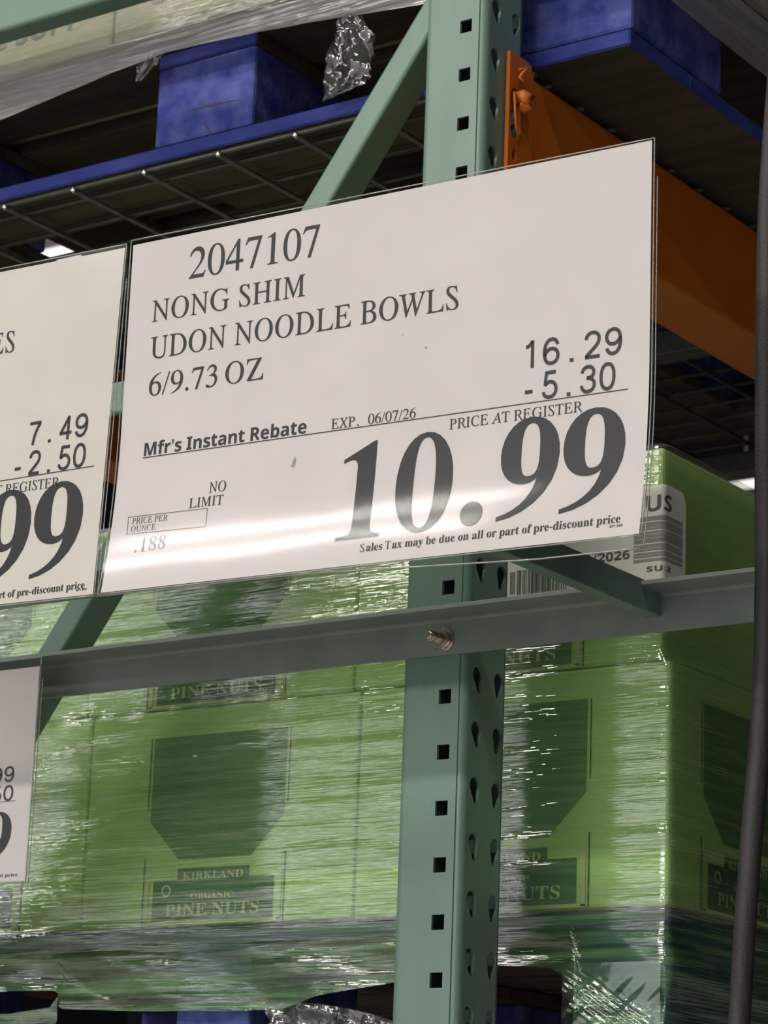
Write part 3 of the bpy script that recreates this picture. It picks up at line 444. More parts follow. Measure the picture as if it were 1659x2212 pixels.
R['2'] = (500, [closed('M 30 0 L 420 0 L 475 137 L 458 143 C 430 95 415 76 380 76 L 128 76 C 210 165 300 250 360 330 C 405 390 424 440 424 496 C 424 600 350 676 245 676 C 130 676 55 600 31 477 L 50 472 C 85 560 130 594 200 594 C 285 594 338 535 338 450 C 338 370 295 295 200 190 L 30 12 L 30 0')])
R['3'] = (500, [closed('M 61 510 C 95 590 140 676 240 676 C 330 676 402 625 402 545 C 402 480 365 430 310 400 C 385 375 431 310 431 222 C 431 85 325 -14 170 -14 C 95 -14 43 5 43 45 C 43 70 60 86 85 86 C 130 86 160 28 220 28 C 300 28 350 105 350 190 C 350 290 290 346 152 336 L 152 361 C 250 378 322 430 322 515 C 322 575 285 610 220 610 C 155 610 115 575 80 502 L 61 510')])
R['4'] = (500, [[(472, 167), (472, 231), (370, 231), (370, 676), (320, 676), (12, 231), (12, 167), (286, 167), (286, 0), (370, 0), (370, 167)], [(286, 231), (62, 231), (286, 565)]])
R['6'] = (500, SIX)
R['7'] = (500, [[(449, 646), (449, 662), (79, 662), (20, 515), (39, 507), (62, 545), (92, 574), (135, 588), (362, 588), (166, -8), (240, -8)]])
R['8'] = (500, [closed('M 445 155 C 445 60 365 -14 248 -14 C 130 -14 56 55 56 150 C 56 230 105 285 180 330 C 110 375 62 435 62 515 C 62 610 140 676 254 676 C 360 676 424 610 424 530 C 424 460 380 410 300 370 C 395 310 445 250 445 155'),
                closed('M 350 530 C 350 600 310 648 250 648 C 185 648 146 610 146 555 C 146 490 200 440 270 400 C 325 435 350 480 350 530'),
                closed('M 360 125 C 360 200 300 260 210 310 C 160 275 132 225 132 160 C 132 70 180 16 256 16 C 320 16 360 60 360 125')])
R['9'] = (500, [[(500 - x, 662 - y) for x, y in L] for L in SIX])
R['.'] = (250, [circle(125, 46, 56)]); R['-'] = (333, [[(39, 194), (285, 194), (285, 257), (39, 257)]])
R['/'] = (278, [[(12, -14), (50, -14), (268, 676), (230, 676)]])
FONT['price'] = {
    '0': (500, [closed('M 0 331 C 0 540 90 688 219 688 C 348 688 438 540 438 331 C 438 122 348 -13 219 -13 C 90 -13 0 122 0 331'),
                closed('M 136 331 C 136 520 150 652 219 652 C 288 652 302 520 302 331 C 302 142 288 22 219 22 C 150 22 136 142 136 331')]),
    '1': (420, [closed('M 0 0 L 346 0 L 346 24 C 290 26 262 40 262 95 L 262 676 L 247 676 L 8 567 L 8 541 C 60 562 121 580 121 500 L 121 95 C 121 40 90 26 0 24 L 0 0')]),
    '9': (500, [closed('M 3 -4 C 230 15 432 180 432 420 C 432 590 340 688 216 688 C 90 688 0 580 0 440 C 0 310 80 232 180 232 C 225 232 258 248 278 270 C 255 150 160 55 3 26 L 3 -4'),
                closed('M 150 460 C 150 330 165 284 210 284 C 262 284 287 310 287 430 C 287 565 280 645 219 645 C 160 645 150 560 150 460')]),
    '.': (250, [circle(100, 85, 85, 28)])}
def stroke_loop(pts, w):
    L, Rr = [], []
    for i, p in enumerate(pts):
        a, b = pts[max(i - 1, 0)], pts[min(i + 1, len(pts) - 1)]
        dx, dy = b[0] - a[0], b[1] - a[1]; l = math.hypot(dx, dy) or 1
        L.append((p[0] - dy / l * w / 2, p[1] + dx / l * w / 2)); Rr.append((p[0] + dy / l * w / 2, p[1] - dx / l * w / 2))
    return L + Rr[::-1]
SK = {'1': ['M 105 555 C 190 575 260 620 292 700', 'M 300 716 L 300 0'],
      '2': ['M 62 500 C 62 600 140 670 252 670 C 362 670 438 600 438 505 C 438 400 375 335 285 255 C 180 160 95 105 62 40', 'M 40 44 L 462 44'],
      '3': ['M 60 520 C 60 610 140 670 245 670 C 350 670 425 610 425 525 C 425 430 350 384 205 384', 'M 205 384 C 370 384 447 310 447 215 C 447 110 360 44 245 44 C 130 44 50 110 46 210'],
      '4': ['M 345 0 L 345 716', 'M 345 690 L 62 205', 'M 24 205 L 480 205'],
      '5': ['M 430 670 L 130 670', 'M 135 700 L 92 345', 'M 92 345 C 130 400 190 432 255 432 C 370 432 452 350 452 240 C 452 125 370 44 245 44 C 130 44 58 100 48 190'],
      '6': ['M 440 520 C 420 610 355 670 265 670 C 130 670 50 540 50 340 C 50 150 120 44 255 44 C 370 44 452 120 452 235 C 452 340 375 424 265 424 C 160 424 80 350 56 250'],
      '7': ['M 36 670 L 470 670', 'M 452 650 C 330 520 230 300 205 0'],
      '-': ['M 60 250 L 300 250'], '.': ['M 194 46 L 306 46']}
D = FONT['stroke'] = {}
for ch, ps in SK.items(): D[ch] = (610, [stroke_loop(bez(p, 10), 92) for p in ps])
D['6'] = (610, D['6'][1]); D['9'] = (610, [[(500 - x, 716 - y) for x, y in L] for L in D['6'][1]])
D['0'] = (610, [closed('M 0 358 C 0 560 80 716 250 716 C 420 716 500 560 500 358 C 500 156 420 0 250 0 C 80 0 0 156 0 358'), closed('M 92 358 C 92 510 145 626 250 626 C 355 626 408 510 408 358 C 408 206 355 90 250 90 C 145 90 92 206 92 358')])
CAP = {'roman': 662, 'price': 676, 'stroke': 716, 'sans': 714, 'bold': 676}
def inside(p, L):
    c = False; n = len(L)
    for i in range(n):
        a, b = L[i], L[i - 1]
        if (a[1] > p[1]) != (b[1] > p[1]) and p[0] < (b[0] - a[0]) * (p[1] - a[1]) / (b[1] - a[1]) + a[0]: c = not c
    return c
def lettering(bm, text, font, u0, v0, u1, v1, h, cut=None, mi=0):
    """text as flat faces: ink runs from (u0,v0) to (u1,v1) on the baseline, capitals h high (all mm)"""
    F = FONT[font]; x = 0; parts = []
    for ch in text:
        if ch == ' ': x += 610 if font == 'stroke' else 260; continue
        adv, loops = F[ch]
        for L in loops: parts.append((x, L, ch))
        x += adv
    xs = [px + p[0] for px, L, ch in parts for p in L]; lo, hi = min(xs), max(xs)
    glyphs = {}
    for px, L, ch in parts: glyphs.setdefault(px, []).append(L)
    k = h / CAP[font]
    for px, Ls in glyphs.items():
        dep = [sum(inside(L[0], M_) for M_ in Ls if M_ is not L) for L in Ls]
        if font == 'stroke': dep = [1 if (len(Ls) == 2 and i == 1 and inside(Ls[1][0], Ls[0])) and len(Ls[1]) == len(Ls[0]) and Ls[0] is D['0'][1][0] else 0 for i in range(len(Ls))]
        for i, L in enumerate(Ls):
            if dep[i] % 2: continue
            if font == 'stroke' and L is not D['0'][1][0]:      # pen strokes: a strip of quads
                vs = [bm.verts.new((u0 + (u1 - u0) * (px + p[0] - lo) / (hi - lo), v0 + (v1 - v0) * (px + p[0] - lo) / (hi - lo) + p[1] * k, 0)) for p in L]
                n = len(L)
                for j in range(n // 2 - 1): bm.faces.new((vs[j], vs[j + 1], vs[n - 2 - j], vs[n - 1 - j])).material_index = mi
                continue
            hs = [Ls[j] for j in range(len(Ls)) if dep[j] % 2 and inside(Ls[j][0], L)]
            grp = [L] + hs; flat = [p for q in grp for p in q]
            vs = []
            for p in flat:
                s = (px + p[0] - lo) / (hi - lo)
                vs.append(bm.verts.new((u0 + (u1 - u0) * s, v0 + (v1 - v0) * s + p[1] * k, 0)))
            for q in tessellate_polygon([[Vector((a, b, 0)) for a, b in q] for q in grp]):
                try: f = bm.faces.new([vs[i_] for i_ in q]); f.material_index = mi
                except ValueError: pass
def rect(bm, u0, u1, v0, v1, mi=0, w=0):
    q = [bm.verts.new((u, v, w)) for u, v in ((u0, v0), (u1, v0), (u1, v1), (u0, v1))]; bm.faces.new(q).material_index = mi
def line(bm, a, b, w, mi=0):
    a, b = Vector((*a, 0)), Vector((*b, 0)); d = (b - a).normalized(); n = Vector((-d.y, d.x, 0)) * w / 2
    bm.faces.new([bm.verts.new(p) for p in (a - n, b - n, b + n, a + n)]).material_index = mi
def slice_v(bm, step, top):
    v = 0.0
    while v < top:
        bmesh.ops.bisect_plane(bm, geom=bm.verts[:] + bm.edges[:] + bm.faces[:], plane_co=(0, v, 0), plane_no=(0, 1, 0)); v += step
def flip_to(bm, fn):
    """lay flat lettering (mm) onto a surface"""
    for v in bm.verts: v.co = fn(v.co.x, v.co.y, v.co.z)
    bmesh.ops.recalc_face_normals(bm, faces=bm.faces)

# ------------------------------------------------------------------ setting
def struct(name, bm, mat):
    o = link(name, bm, mat); o['kind'] = 'structure'; return o
bm = bmesh.new(); box(bm, -26, 14, -26, 30, -0.1, 0); struct('floor', bm, 'concrete')
bm = bmesh.new(); box(bm, -26, 14, -26, 30, 9.2, 9.3); struct('ceiling', bm, 'roof_deck')
bm = bmesh.new(); box(bm, -26, 14, 30, 30.2, 0, 9.2); struct('wall_back', bm, 'roof_deck')
bm = bmesh.new(); box(bm, -26.2, -26, -26, 30, 0, 9.2); struct('wall_left', bm, 'roof_deck')
bm = bmesh.new(); box(bm, 14, 14.2, -26, 30, 0, 9.2); struct('wall_right', bm, 'roof_deck')

# ------------------------------------------------------------------ distant ceiling lamps seen through the rack
def fixture(x0, x1, y, label):
    t = thing('ceiling_light', label, 'ceiling light', 'strip lights under the far ceiling', ((x0 + x1) / 2, y, 8.5))
    bm = bmesh.new(); box(bm, x0, x1, y - 0.09, y + 0.09, 8.53, 8.66, 0.01); a = link('housing', bm, 'fixture_white')
    bm = bmesh.new(); box(bm, x0, x1, y - 0.08, y + 0.08, 8.49, 8.53, 0.01); b = link('diffuser', bm, 'lamp_diffuser')
    hs = []
    for x in (x0 + 0.3, x1 - 0.3): bm = bmesh.new(); tube(bm, [(x, y, 8.64), (x, y, 9.21)], 0.01); hs.append(link('hanger', bm, 'fixture_white'))
    attach(t, a, b, *hs)
fixture(-10.38, -7.9, 19.85, 'white strip light in the dark gap above the green cartons, upper of two')
fixture(-10.36, -7.9, 20.45, 'white strip light in the dark gap above the green cartons, lower of two')
fixture(-13.9, -11.40, 11.90, 'bright strip light showing through the wire deck above the 7.49 price sign')

# ------------------------------------------------------------------ upright frame
XF = -0.005; XL = -0.0765; YB = 0.0695; RAD = 0.008; Z0, Z1_ = 0.0, 3.6
PITCH = 0.0508; SQ0 = 2.68206 - 0.028 * 0
def post(parent, xf, xl, holes_from, holes_to):
    bm = bmesh.new(); T = 0.003
    # front wall (square holes)
    k0 = int(math.floor((SQ0 - Z0) / PITCH))
    def cells(z_lo, z_hi): 
        k = -8
        while True:
            zc = SQ0 - PITCH * k
            k += 1
            if zc - PITCH / 2 > z_hi: continue
            if zc - PITCH / 2 < z_lo: break
            yield zc
    top = bot = None
    xc = xl + 0.0485 if xf > xl else xl - 0.0485
    sg = 1 if xf > xl else -1
    for zc in cells(holes_from, holes_to):
        a, b = zc - PITCH / 2, zc + PITCH / 2
        bot = a; top = b if top is None else top
        s = 0.0067
        plate(bm, [(xl + sg * RAD, a), (xf - sg * RAD, a), (xf - sg * RAD, b), (xl + sg * RAD, b)], [[(xc - s, zc - s), (xc + s, zc - s), (xc + s, zc + s), (xc - s, zc + s)]], lambda u, v, d: Vector((u, d, v)), T)
        holes = []
        for yc, lean in ((0.0183, 0.0024), (0.0538, -0.0015)):
            L = []; r = 0.0081; zt = zc + 0.0213; tip = zc + 0.0047
            for q in range(13):
                an = math.radians(-25 + 230 * q / 12); L.append((yc + r * math.cos(an), zt + r * math.sin(an)))
            for q in range(1, 6):
                an = math.radians(205 + 130 * q / 6)
            L += [(yc + lean - 0.0034, tip + 0.003), (yc + lean - 0.0018, tip + 0.0004), (yc + lean + 0.0018, tip + 0.0004), (yc + lean + 0.0034, tip + 0.003)]
            holes.append([(y, z) for y, z in L])
        a2, b2 = a + 0.0148, b + 0.0148
        plate(bm, [(RAD, a2), (YB - RAD, a2), (YB - RAD, b2), (RAD, b2)], holes, lambda u, v, d: Vector((xf - sg * d, u, v)), T)
    # plain stretches of the two pierced walls, the other walls and the rounded corners
    def quad(p): bm.faces.new([bm.verts.new(q) for q in p])
    for lo, hi in ((Z0, bot), (top, Z1_)):
        quad([(xl + sg * RAD, 0, lo), (xf - sg * RAD, 0, lo), (xf - sg * RAD, 0, hi), (xl + sg * RAD, 0, hi)])
    for lo, hi in ((Z0, bot + 0.0148), (top + 0.0148, Z1_)):
        quad([(xf, RAD, lo), (xf, YB - RAD, lo), (xf, YB - RAD, hi), (xf, RAD, hi)])
    quad([(xl + sg * RAD, YB, Z0), (xf - sg * RAD, YB, Z0), (xf - sg * RAD, YB, Z1_), (xl + sg * RAD, YB, Z1_)])
    quad([(xl, RAD, Z0), (xl, YB - RAD, Z0), (xl, YB - RAD, Z1_), (xl, RAD, Z1_)])
    for cx, cy, a0 in ((xf - sg * RAD, RAD, -90), (xf - sg * RAD, YB - RAD, 0), (xl + sg * RAD, YB - RAD, 90), (xl + sg * RAD, RAD, 180)):
        ring = []
        for k in range(7):
            an = math.radians(a0 + 15 * k); ring.append((cx + sg * RAD * math.cos(an), cy + RAD * math.sin(an)))
        for p, q in zip(ring, ring[1:]):
            f = bm.faces.new([bm.verts.new((p[0], p[1], Z0)), bm.verts.new((q[0], q[1], Z0)), bm.verts.new((q[0], q[1], Z1_)), bm.verts.new((p[0], p[1], Z1_))]); f.smooth = True
    bmesh.ops.remove_doubles(bm, verts=bm.verts, dist=1e-5)
    bmesh.ops.recalc_face_normals(bm, faces=bm.faces)
    return link('post', bm, 'green_paint', parent)
frame = thing('rack_upright_frame', 'green perforated steel rack upright with square and teardrop holes behind the price sign', 'rack upright')
p1 = post(frame, XF, XL, 1.45, 3.1)
XR = -1.09
bm = bmesh.new(); profile_bar(bm, rounded(0.0715, YB, RAD), (XR, 0.0, 0), (XR, 0.0, Z1_), (0, 1, 0)); 
for v in bm.verts: v.co.x = v.co.x
link('post', bm, 'green_paint', frame)
def strut(a, b, w, d0, d1, name):
    """channel in the frame plane: w across, from y=d0 to d1, rounded front edges"""
    bm = bmesh.new(); d = (Vector(b) - Vector(a)).normalized(); n = Vector((-d.z, 0, d.x))
    pr = [(q[0] - w / 2, q[1]) for q in rounded(w, d1 - d0, 0.0035)]
    A = [bm.verts.new(Vector(a) + n * u + Vector((0, d0 + v, 0))) for u, v in pr]; B = [bm.verts.new(Vector(b) + n * u + Vector((0, d0 + v, 0))) for u, v in pr]
    m_ = len(pr)
    for k in range(m_):
        f = bm.faces.new((A[k], A[(k + 1) % m_], B[(k + 1) % m_], B[k])); f.smooth = (k % 5 != 4)
    bm.faces.new(A); bm.faces.new(B)
    bmesh.ops.recalc_face_normals(bm, faces=bm.faces)
    return link(name, bm, 'green_paint', frame)
sl = math.tan(math.radians(53.6)); cx, cz = -0.0986 + 0.0178, 2.7254
strut((-0.074, 0, cz + sl * (-0.074 - cx)), (-1.04, 0, cz + sl * (-1.04 - cx)), 0.0285, 0.02, 0.06, 'diagonal_brace')
strut((-0.0745, 0, 2.393), (-1.06, 0, 2.393), 0.036, 0.0605, 0.0685, 'horizontal_strut')
bm = bmesh.new(); box(bm, -0.11, 0.03, -0.02, 0.09, 0, 0.008, 0.001); link('base_plate', bm, 'green_paint', frame)
bm = bmesh.new(); box(bm, -1.12, -0.99, -0.02, 0.09, 0, 0.008, 0.001); link('base_plate', bm, 'green_paint', frame)

# ------------------------------------------------------------------ load beams
def load_beam(x_face, sg, z0, z1, label, nice):
    """box beam along the aisle with a pinned end bracket on the post face"""
    t = thing('load_beam', label, 'rack beam', None, (x_face, 0.07, z0))
    kids = []
    bm = bmesh.new(); xa, xb = sorted((x_face - sg * 0.010, x_face - sg * 0.086))
    box(bm, xa, xb, 0.074, 2.52, z0, z1, 0.004); kids.append(link('beam', bm, 'orange_paint'))
    bm = bmesh.new(); xa, xb = sorted((x_face + sg * 0.0005, x_face + sg * 0.0045))
    f = lambda u, v, d: Vector((x_face + sg * (0.005 - d), u, v))
    zb, zt = z0 - 0.055, z1
    slot = [(0.0475 + 0.0095 * math.cos(a * math.pi / 8), z0 + 0.066 + (0.017 if math.sin(a * math.pi / 8) > 0 else -0.017) + 0.0095 * math.sin(a * math.pi / 8)) for a in range(16)]
    low = circle(0.0475, z0 + 0.023, 0.0045, 10, 0.007)
    outer = [(0.0355, zb), (0.078, zb), (0.078, zt - 0.012), (0.074, zt - 0.002), (0.068, zt), (0.0355, zt)]
    plate(bm, outer, [slot, low], f, 0.0042)
    n = len(outer)
    for i in range(n):
        a, b = outer[i], outer[(i + 1) % n]
        bm.faces.new([bm.verts.new(f(*p)) for p in ((*a, 0), (*b, 0), (*b, 0.0042), (*a, 0.0042))])
    bmesh.ops.recalc_face_normals(bm, faces=bm.faces)
    br = link('end_bracket', bm, 'orange_paint'); kids.append(br)
    if nice:
        bm = bmesh.new(); X = x_face + 0.005
        tube(bm, [(X - 0.004, 0.050, z0 + 0.084), (X + 0.006, 0.051, z0 + 0.084), (X + 0.011, 0.052, z0 + 0.081), (X + 0.010, 0.052, z0 + 0.074), (X + 0.004, 0.052, z0 + 0.070)], [0.006, 0.007, 0.0075, 0.007, 0.005], 10)
        kids.append(link('locking_pin', bm, 'orange_paint'))
        bm = bmesh.new()
        tube(bm, [(X + 0.002, 0.041, z0 + 0.086), (X + 0.004, 0.0395, z0 + 0.075), (X + 0.0045, 0.040, z0 + 0.062), (X + 0.004, 0.043, z0 + 0.050), (X + 0.003, 0.048, z0 + 0.043), (X + 0.002, 0.055, z0 + 0.043)], 0.0014, 8)
        tube(bm, [(X + 0.003, 0.046, z0 + 0.110), (X + 0.008, 0.052, z0 + 0.114), (X + 0.004, 0.047, z0 + 0.103), (X + 0.007, 0.052, z0 + 0.099)], 0.0022, 8)
        kids.append(link('safety_clip', bm, 'orange_paint'))
    attach(t, *kids)
    return t
load_beam(XF + 0.001, 1, 2.536, 2.664, 'orange steel rack beam pinned to the right of the green upright', True)
load_beam(-1.085, -1, 2.536, 2.664, 'orange rack beam at the back, glimpsed in the gap between the two large signs', False)
load_beam(XF + 0.001, 1, 1.562, 1.690, 'orange rack beam under the pallet of green cartons, on the aisle side', False)
load_beam(-1.085, -1, 1.562, 1.690, 'orange rack beam under the pallet of green cartons, at the back', False)

# ------------------------------------------------------------------ wire decks
def wire_deck(z, label):
    t = thing('wire_deck', label, 'wire decking', None, (-0.55, 0.8, z)); kids = []
    bm = bmesh.new(); y = 0.1035; i = 0
    while y < 1.48:
        tube(bm, [(-1.155, y, z - 0.0045), (-0.012, y, z - 0.0045)], 0.0026 if i else 0.003, 6); y += 0.0305 if i == 0 else 0.0632; i += 1
    kids.append(link('long_wires', bm, 'deck_wire_steel'))
    bm = bmesh.new(); x = -0.0995
    while x > -1.15:
        tube(bm, [(x, 0.099, z - 0.0095), (x, 1.47, z - 0.0095)], 0.0030, 6)
        r = bmesh.ops.create_icosphere(bm, subdivisions=1, radius=0.0042); bmesh.ops.translate(bm, verts=r['verts'], vec=(x, 0.098, z - 0.0085)); x -= 0.1033
        for f in set(f for v in r['verts'] for f in v.link_faces): f.material_index = 1
    kids.append(link('cross_wires', bm, None, mats=['deck_wire_steel', 'zinc']))
    for y in (0.30, 0.82, 1.34):
        bm = bmesh.new(); box(bm, -1.09, -0.09, y, y + 0.035, z - 0.045, z - 0.0135, 0.002); kids.append(link('support_channel', bm, 'deck_wire_steel'))
    attach(t, *kids)
wire_deck(2.6725, 'dark wire mesh deck under the blue pallet, seen from below')
wire_deck(1.6985, 'dark wire mesh deck under the pallet of green cartons')

# ------------------------------------------------------------------ pallets
def pallet(x1, y0, z, wx, wy, label, end_mat='pallet_blue_end_grain', bl=0.1425, hb=0.095, scars=False):
    """blue block pallet; x1 = aisle edge, y0 = near edge"""
    t = thing('pallet', label, 'pallet', None, (x1 - wx / 2, y0 + wy / 2, z)); kids = []
    x0 = x1 - wx; T = 0.017
    def board(name, a, b, c, d, z0, z1):
        """only the faces on the outside of the pallet are painted"""
        bm = bmesh.new(); box(bm, a, b, c, d, z0, z1, 0.002, seg=1)
        bm.normal_update(); e = 0.004
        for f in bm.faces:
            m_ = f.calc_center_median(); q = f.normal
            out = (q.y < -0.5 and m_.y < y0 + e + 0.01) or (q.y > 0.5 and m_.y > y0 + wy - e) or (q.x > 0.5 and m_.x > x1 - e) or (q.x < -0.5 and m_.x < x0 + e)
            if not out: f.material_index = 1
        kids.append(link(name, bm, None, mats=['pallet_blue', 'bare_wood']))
    board('bottom_board', x0, x1, y0, y0 + 0.12, z, z + T); board('bottom_board', x0, x1, y0 + wy - 0.12, y0 + wy, z, z + T)
    for xa in (x0, (x0 + x1) / 2 - 0.07, x1 - 0.14): board('bottom_board', xa, xa + 0.14, y0 + 0.1205, y0 + wy - 0.1205, z, z + T)
    bx = (x0, (x0 + x1) / 2 - bl / 2, x1 - bl); by = (y0, y0 + wy / 2 - 0.095, y0 + wy - 0.19)
    for i, a in enumerate(bx):
        for j, b in enumerate(by):
            bm = bmesh.new(); e = 0.002 + 0.001 * ((i + j) % 2)
            box(bm, a + (e if i else 0), a + bl - (e if i < 2 else 0), b + (0.003 if j == 0 else 0), b + 0.19, z + T + 0.0015, z + T + hb, 0.004)
            kids.append(link('block', bm, end_mat))
    if scars:
        for (xa, za, xb, zb, w) in ((-0.4637, 2.728, -0.3942, 2.7257, 0.0014), (-0.4405, 2.711, -0.427, 2.694, 0.0012)):
            bm = bmesh.new(); d = Vector((xb - xa, 0, zb - za)).normalized(); n_ = Vector((-d.z, 0, d.x)) * w
            P_ = [Vector((xa, y0 + 0.0026, za)), Vector((xa, y0 + 0.0026, za)).lerp(Vector((xb, y0 + 0.0026, zb)), 0.5) + n_ * 0.6, Vector((xb, y0 + 0.0026, zb))]
            vs = [bm.verts.new(p + n_ * k) for p, k in ((P_[0], 0.2), (P_[1], 1), (P_[2], 0.2), (P_[2], -0.2), (P_[1], -1), (P_[0], -0.2))]
            bm.faces.new((vs[0], vs[1], vs[4], vs[5])); bm.faces.new((vs[1], vs[2], vs[3], vs[4])); kids.append(link('split', bm, 'dark_crevice'))
    zs = z + T + hb
    for i, a in enumerate(bx): board('stringer_board', a + (0.003 if i else 0), a + bl - (0.003 if i < 2 else 0), y0 + 0.002, y0 + wy - 0.002, zs, zs + 0.017)
    nb = 9; gap = (wy - nb * 0.105) / (nb - 1)
    for i in range(nb):
        a = y0 + i * (0.105 + gap); board('deck_board', x0, x1, a, a + 0.105, zs + 0.017, zs + 0.034)
    attach(t, *kids); return t
pallet(0.096, 0.101, 2.6745, 1.07, 1.219, 'blue wooden block pallet on the upper wire deck, under the cream cases', scars=True)
pallet(0.115, 0.162, 1.7005, 1.05, 1.219, 'blue wooden block pallet at the bottom edge, under the green cartons', bl=0.10)
# pencil-like scribble and split on the middle block of the upper pallet
# ------------------------------------------------------------------ cream cases on the upper pallet
ZT = 2.6745 + 0.017 + 0.095 + 0.034 + 0.0005
def case(x0, x1, y0, y1, text, label):
    t = thing('carton', label, 'carton', 'cream cases on the upper pallet', ((x0 + x1) / 2, (y0 + y1) / 2, ZT)); kids = []
    bm = bmesh.new(); box(bm, x0, x1, y0, y1, ZT, ZT + 0.30, 0.004); kids.append(link('case_body', bm, 'case_cream'))
    if text:
        bm = bmesh.new()
        for a in text: lettering(bm, *a)
        flip_to(bm, lambda u, v, w: Vector((x0 + u / 1000, y0 - 0.0006, ZT + v / 1000))); kids.append(link('printed_text', bm, 'case_print'))
    attach(t, *kids)
case(-0.972, -0.5655, 0.088, 0.47, [('IC SOFT', 'sans', 208, 37, 352, 37, 30)], 'cream case in stretch film printed IC SOFT, below the pale green rail')
case(-0.5640, -0.1600, 0.088, 0.47, [('ORGA', 'sans', 52, 37, 160, 37, 30)], 'cream case in stretch film above the middle pallet block')
case(-0.1585, 0.1000, 0.088, 0.47, None, 'cream case in stretch film behind the top of the upright')
case(-0.30, 0.1000, 0.4715, 0.85, None, 'cream case in stretch film on the aisle side, above the orange beam')

# stretch film round the cream cases: near side and aisle side in one skirt
def lerp_table(tab, x):
    if x <= tab[0][0]: return tab[0][1]
    for (a, b), (c, d) in zip(tab, tab[1:]):
        if x <= c: return b + (d - b) * (x - a) / (c - a)
    return tab[-1][1]
def skirt(name, mat, path, zb, zt, rows, amp, fold, parent, frq=(3.0, 55.0), seed=0, fold_dir=None, lean=None):
    """sheet hung along a path of (x, y, nx, ny); zb, zt are functions of path index fraction point"""
    bm = bmesh.new(); cols = []
    for (x, y, nx, ny, s) in path:
        lo, hi = zb(x, y, s), zt(x, y, s); c = []
        for r in range(rows + 1):
            k = r / rows; z = lo + (hi - lo) * k
            d = amp * noise.noise(Vector((s * frq[0], z * frq[1], seed))) + fold * noise.noise(Vector((s * 9, z * 160, seed + 9)))
            if fold_dir: d += fold_dir(x, y, s, z)
            sh = lean(x, z) if lean else 0.0
            c.append(bm.verts.new((x + nx * d - sh, y + ny * d, z)))
        cols.append(c)
    for A, B in zip(cols, cols[1:]):
        for r in range(rows):
            f = bm.faces.new((A[r], B[r], B[r + 1], A[r + 1])); f.smooth = True
    return link(name, bm, mat, parent)
def corner_path(xl, xc, yf, yr, yend, r=0.012, step=0.008):
    out = []; s = 0.0; x = xl
    while x < xc - r: out.append((x, yf, 0, -1, s)); x += step; s += step
    for k in range(7):
        a = math.radians(-90 + 15 * k); out.append((xc - r + r * math.cos(a), yf + r + r * math.sin(a), math.cos(a), math.sin(a), s)); s += r * 0.26
    y = yf + r + step
    while y < yend: out.append((xc, y, 1, 0, s)); y += step; s += step
    return out
wrap = thing('stretch_film', 'clear stretch film roped along the bottom of the cream cases', 'stretch film', None, (-0.4, 0.08, 2.80))
tabB = [(-0.98, 2.748), (-0.7257, 2.7642), (-0.6, 2.7792), (-0.4795, 2.7926), (-0.3434, 2.7846), (-0.2416, 2.7758), (-0.1468, 2.7663), (-0.05, 2.757), (0.10, 2.745), (0.12, 2.741)]
tabT = [(-0.98, 2.832), (-0.73, 2.828), (-0.4755, 2.818), (-0.24, 2.806), (0.12, 2.80)]
up = corner_path(-0.98, 0.112, 0.0795, 0, 0.85)
k1 = skirt('roped_edge', 'clear_film_roped', up, lambda x, y, s: lerp_table(tabB, x) if y < 0.1 else 2.741 - 0.004 * min(1, (y - 0.1) * 4), lambda x, y, s: lerp_table(tabT, x), 14, 0.003, 0.0028, None, seed=2)
up2 = corner_path(-0.98, 0.110, 0.0825, 0, 0.85)
k2 = skirt('film_sheet', 'clear_stretch_film', up2, lambda x, y, s: lerp_table(tabT, x) - 0.004, lambda x, y, s: 3.125, 20, 0.002, 0.0012, None, seed=5)
attach(wrap, k1, k2)
# loose crumpled tails of that film
def tail(pts, n, label, amp, seed):
    """pts: (z, x_left, x_right) rows from the top"""
    bm = bmesh.new(); rows = []
    for i in range(n * (len(pts) - 1) + 1):
        k = i / n; j = min(int(k), len(pts) - 2); f = k - j
        z = pts[j][0] + (pts[j + 1][0] - pts[j][0]) * f; a = pts[j][1] + (pts[j + 1][1] - pts[j][1]) * f; b = pts[j][2] + (pts[j + 1][2] - pts[j][2]) * f
        row = []
        for q in range(17):
            x = a + (b - a) * q / 16
            d = amp * (noise.noise(Vector((x * 90, z * 55, seed))) + 0.6 * noise.noise(Vector((x * 210, z * 150, seed)))) - 0.006 * math.exp(-((q - 9.5) / 1.4) ** 2)
            row.append(bm.verts.new((x + amp * 0.4 * noise.noise(Vector((z * 120, q * 0.3, seed))), 0.083 + d, z)))
        rows.append(row)
    for A, B in zip(rows, rows[1:]):
        for q in range(16):
            fc = bm.faces.new((A[q], B[q], B[q + 1], A[q + 1])); fc.smooth = True
    return link('film_tail', bm, 'clear_film_crumpled')
tl1 = tail([(2.785, -0.244, -0.222), (2.768, -0.247, -0.214), (2.745, -0.254, -0.197), (2.720, -0.260, -0.196), (2.700, -0.262, -0.203), (2.694, -0.262, -0.210), (2.688, -0.262, -0.256)], 7, '', 0.006, 3)
tag(tl1, 'crumpled clear film tail hanging beside the diagonal brace', 'film scrap')
tl2 = tail([(2.795, -0.52, -0.483), (2.786, -0.521, -0.487), (2.778, -0.520, -0.500), (2.768, -0.521, -0.516)], 5, '', 0.003, 8)
tag(tl2, 'tiny torn film tail hanging at the near corner of the middle pallet block', 'film scrap')

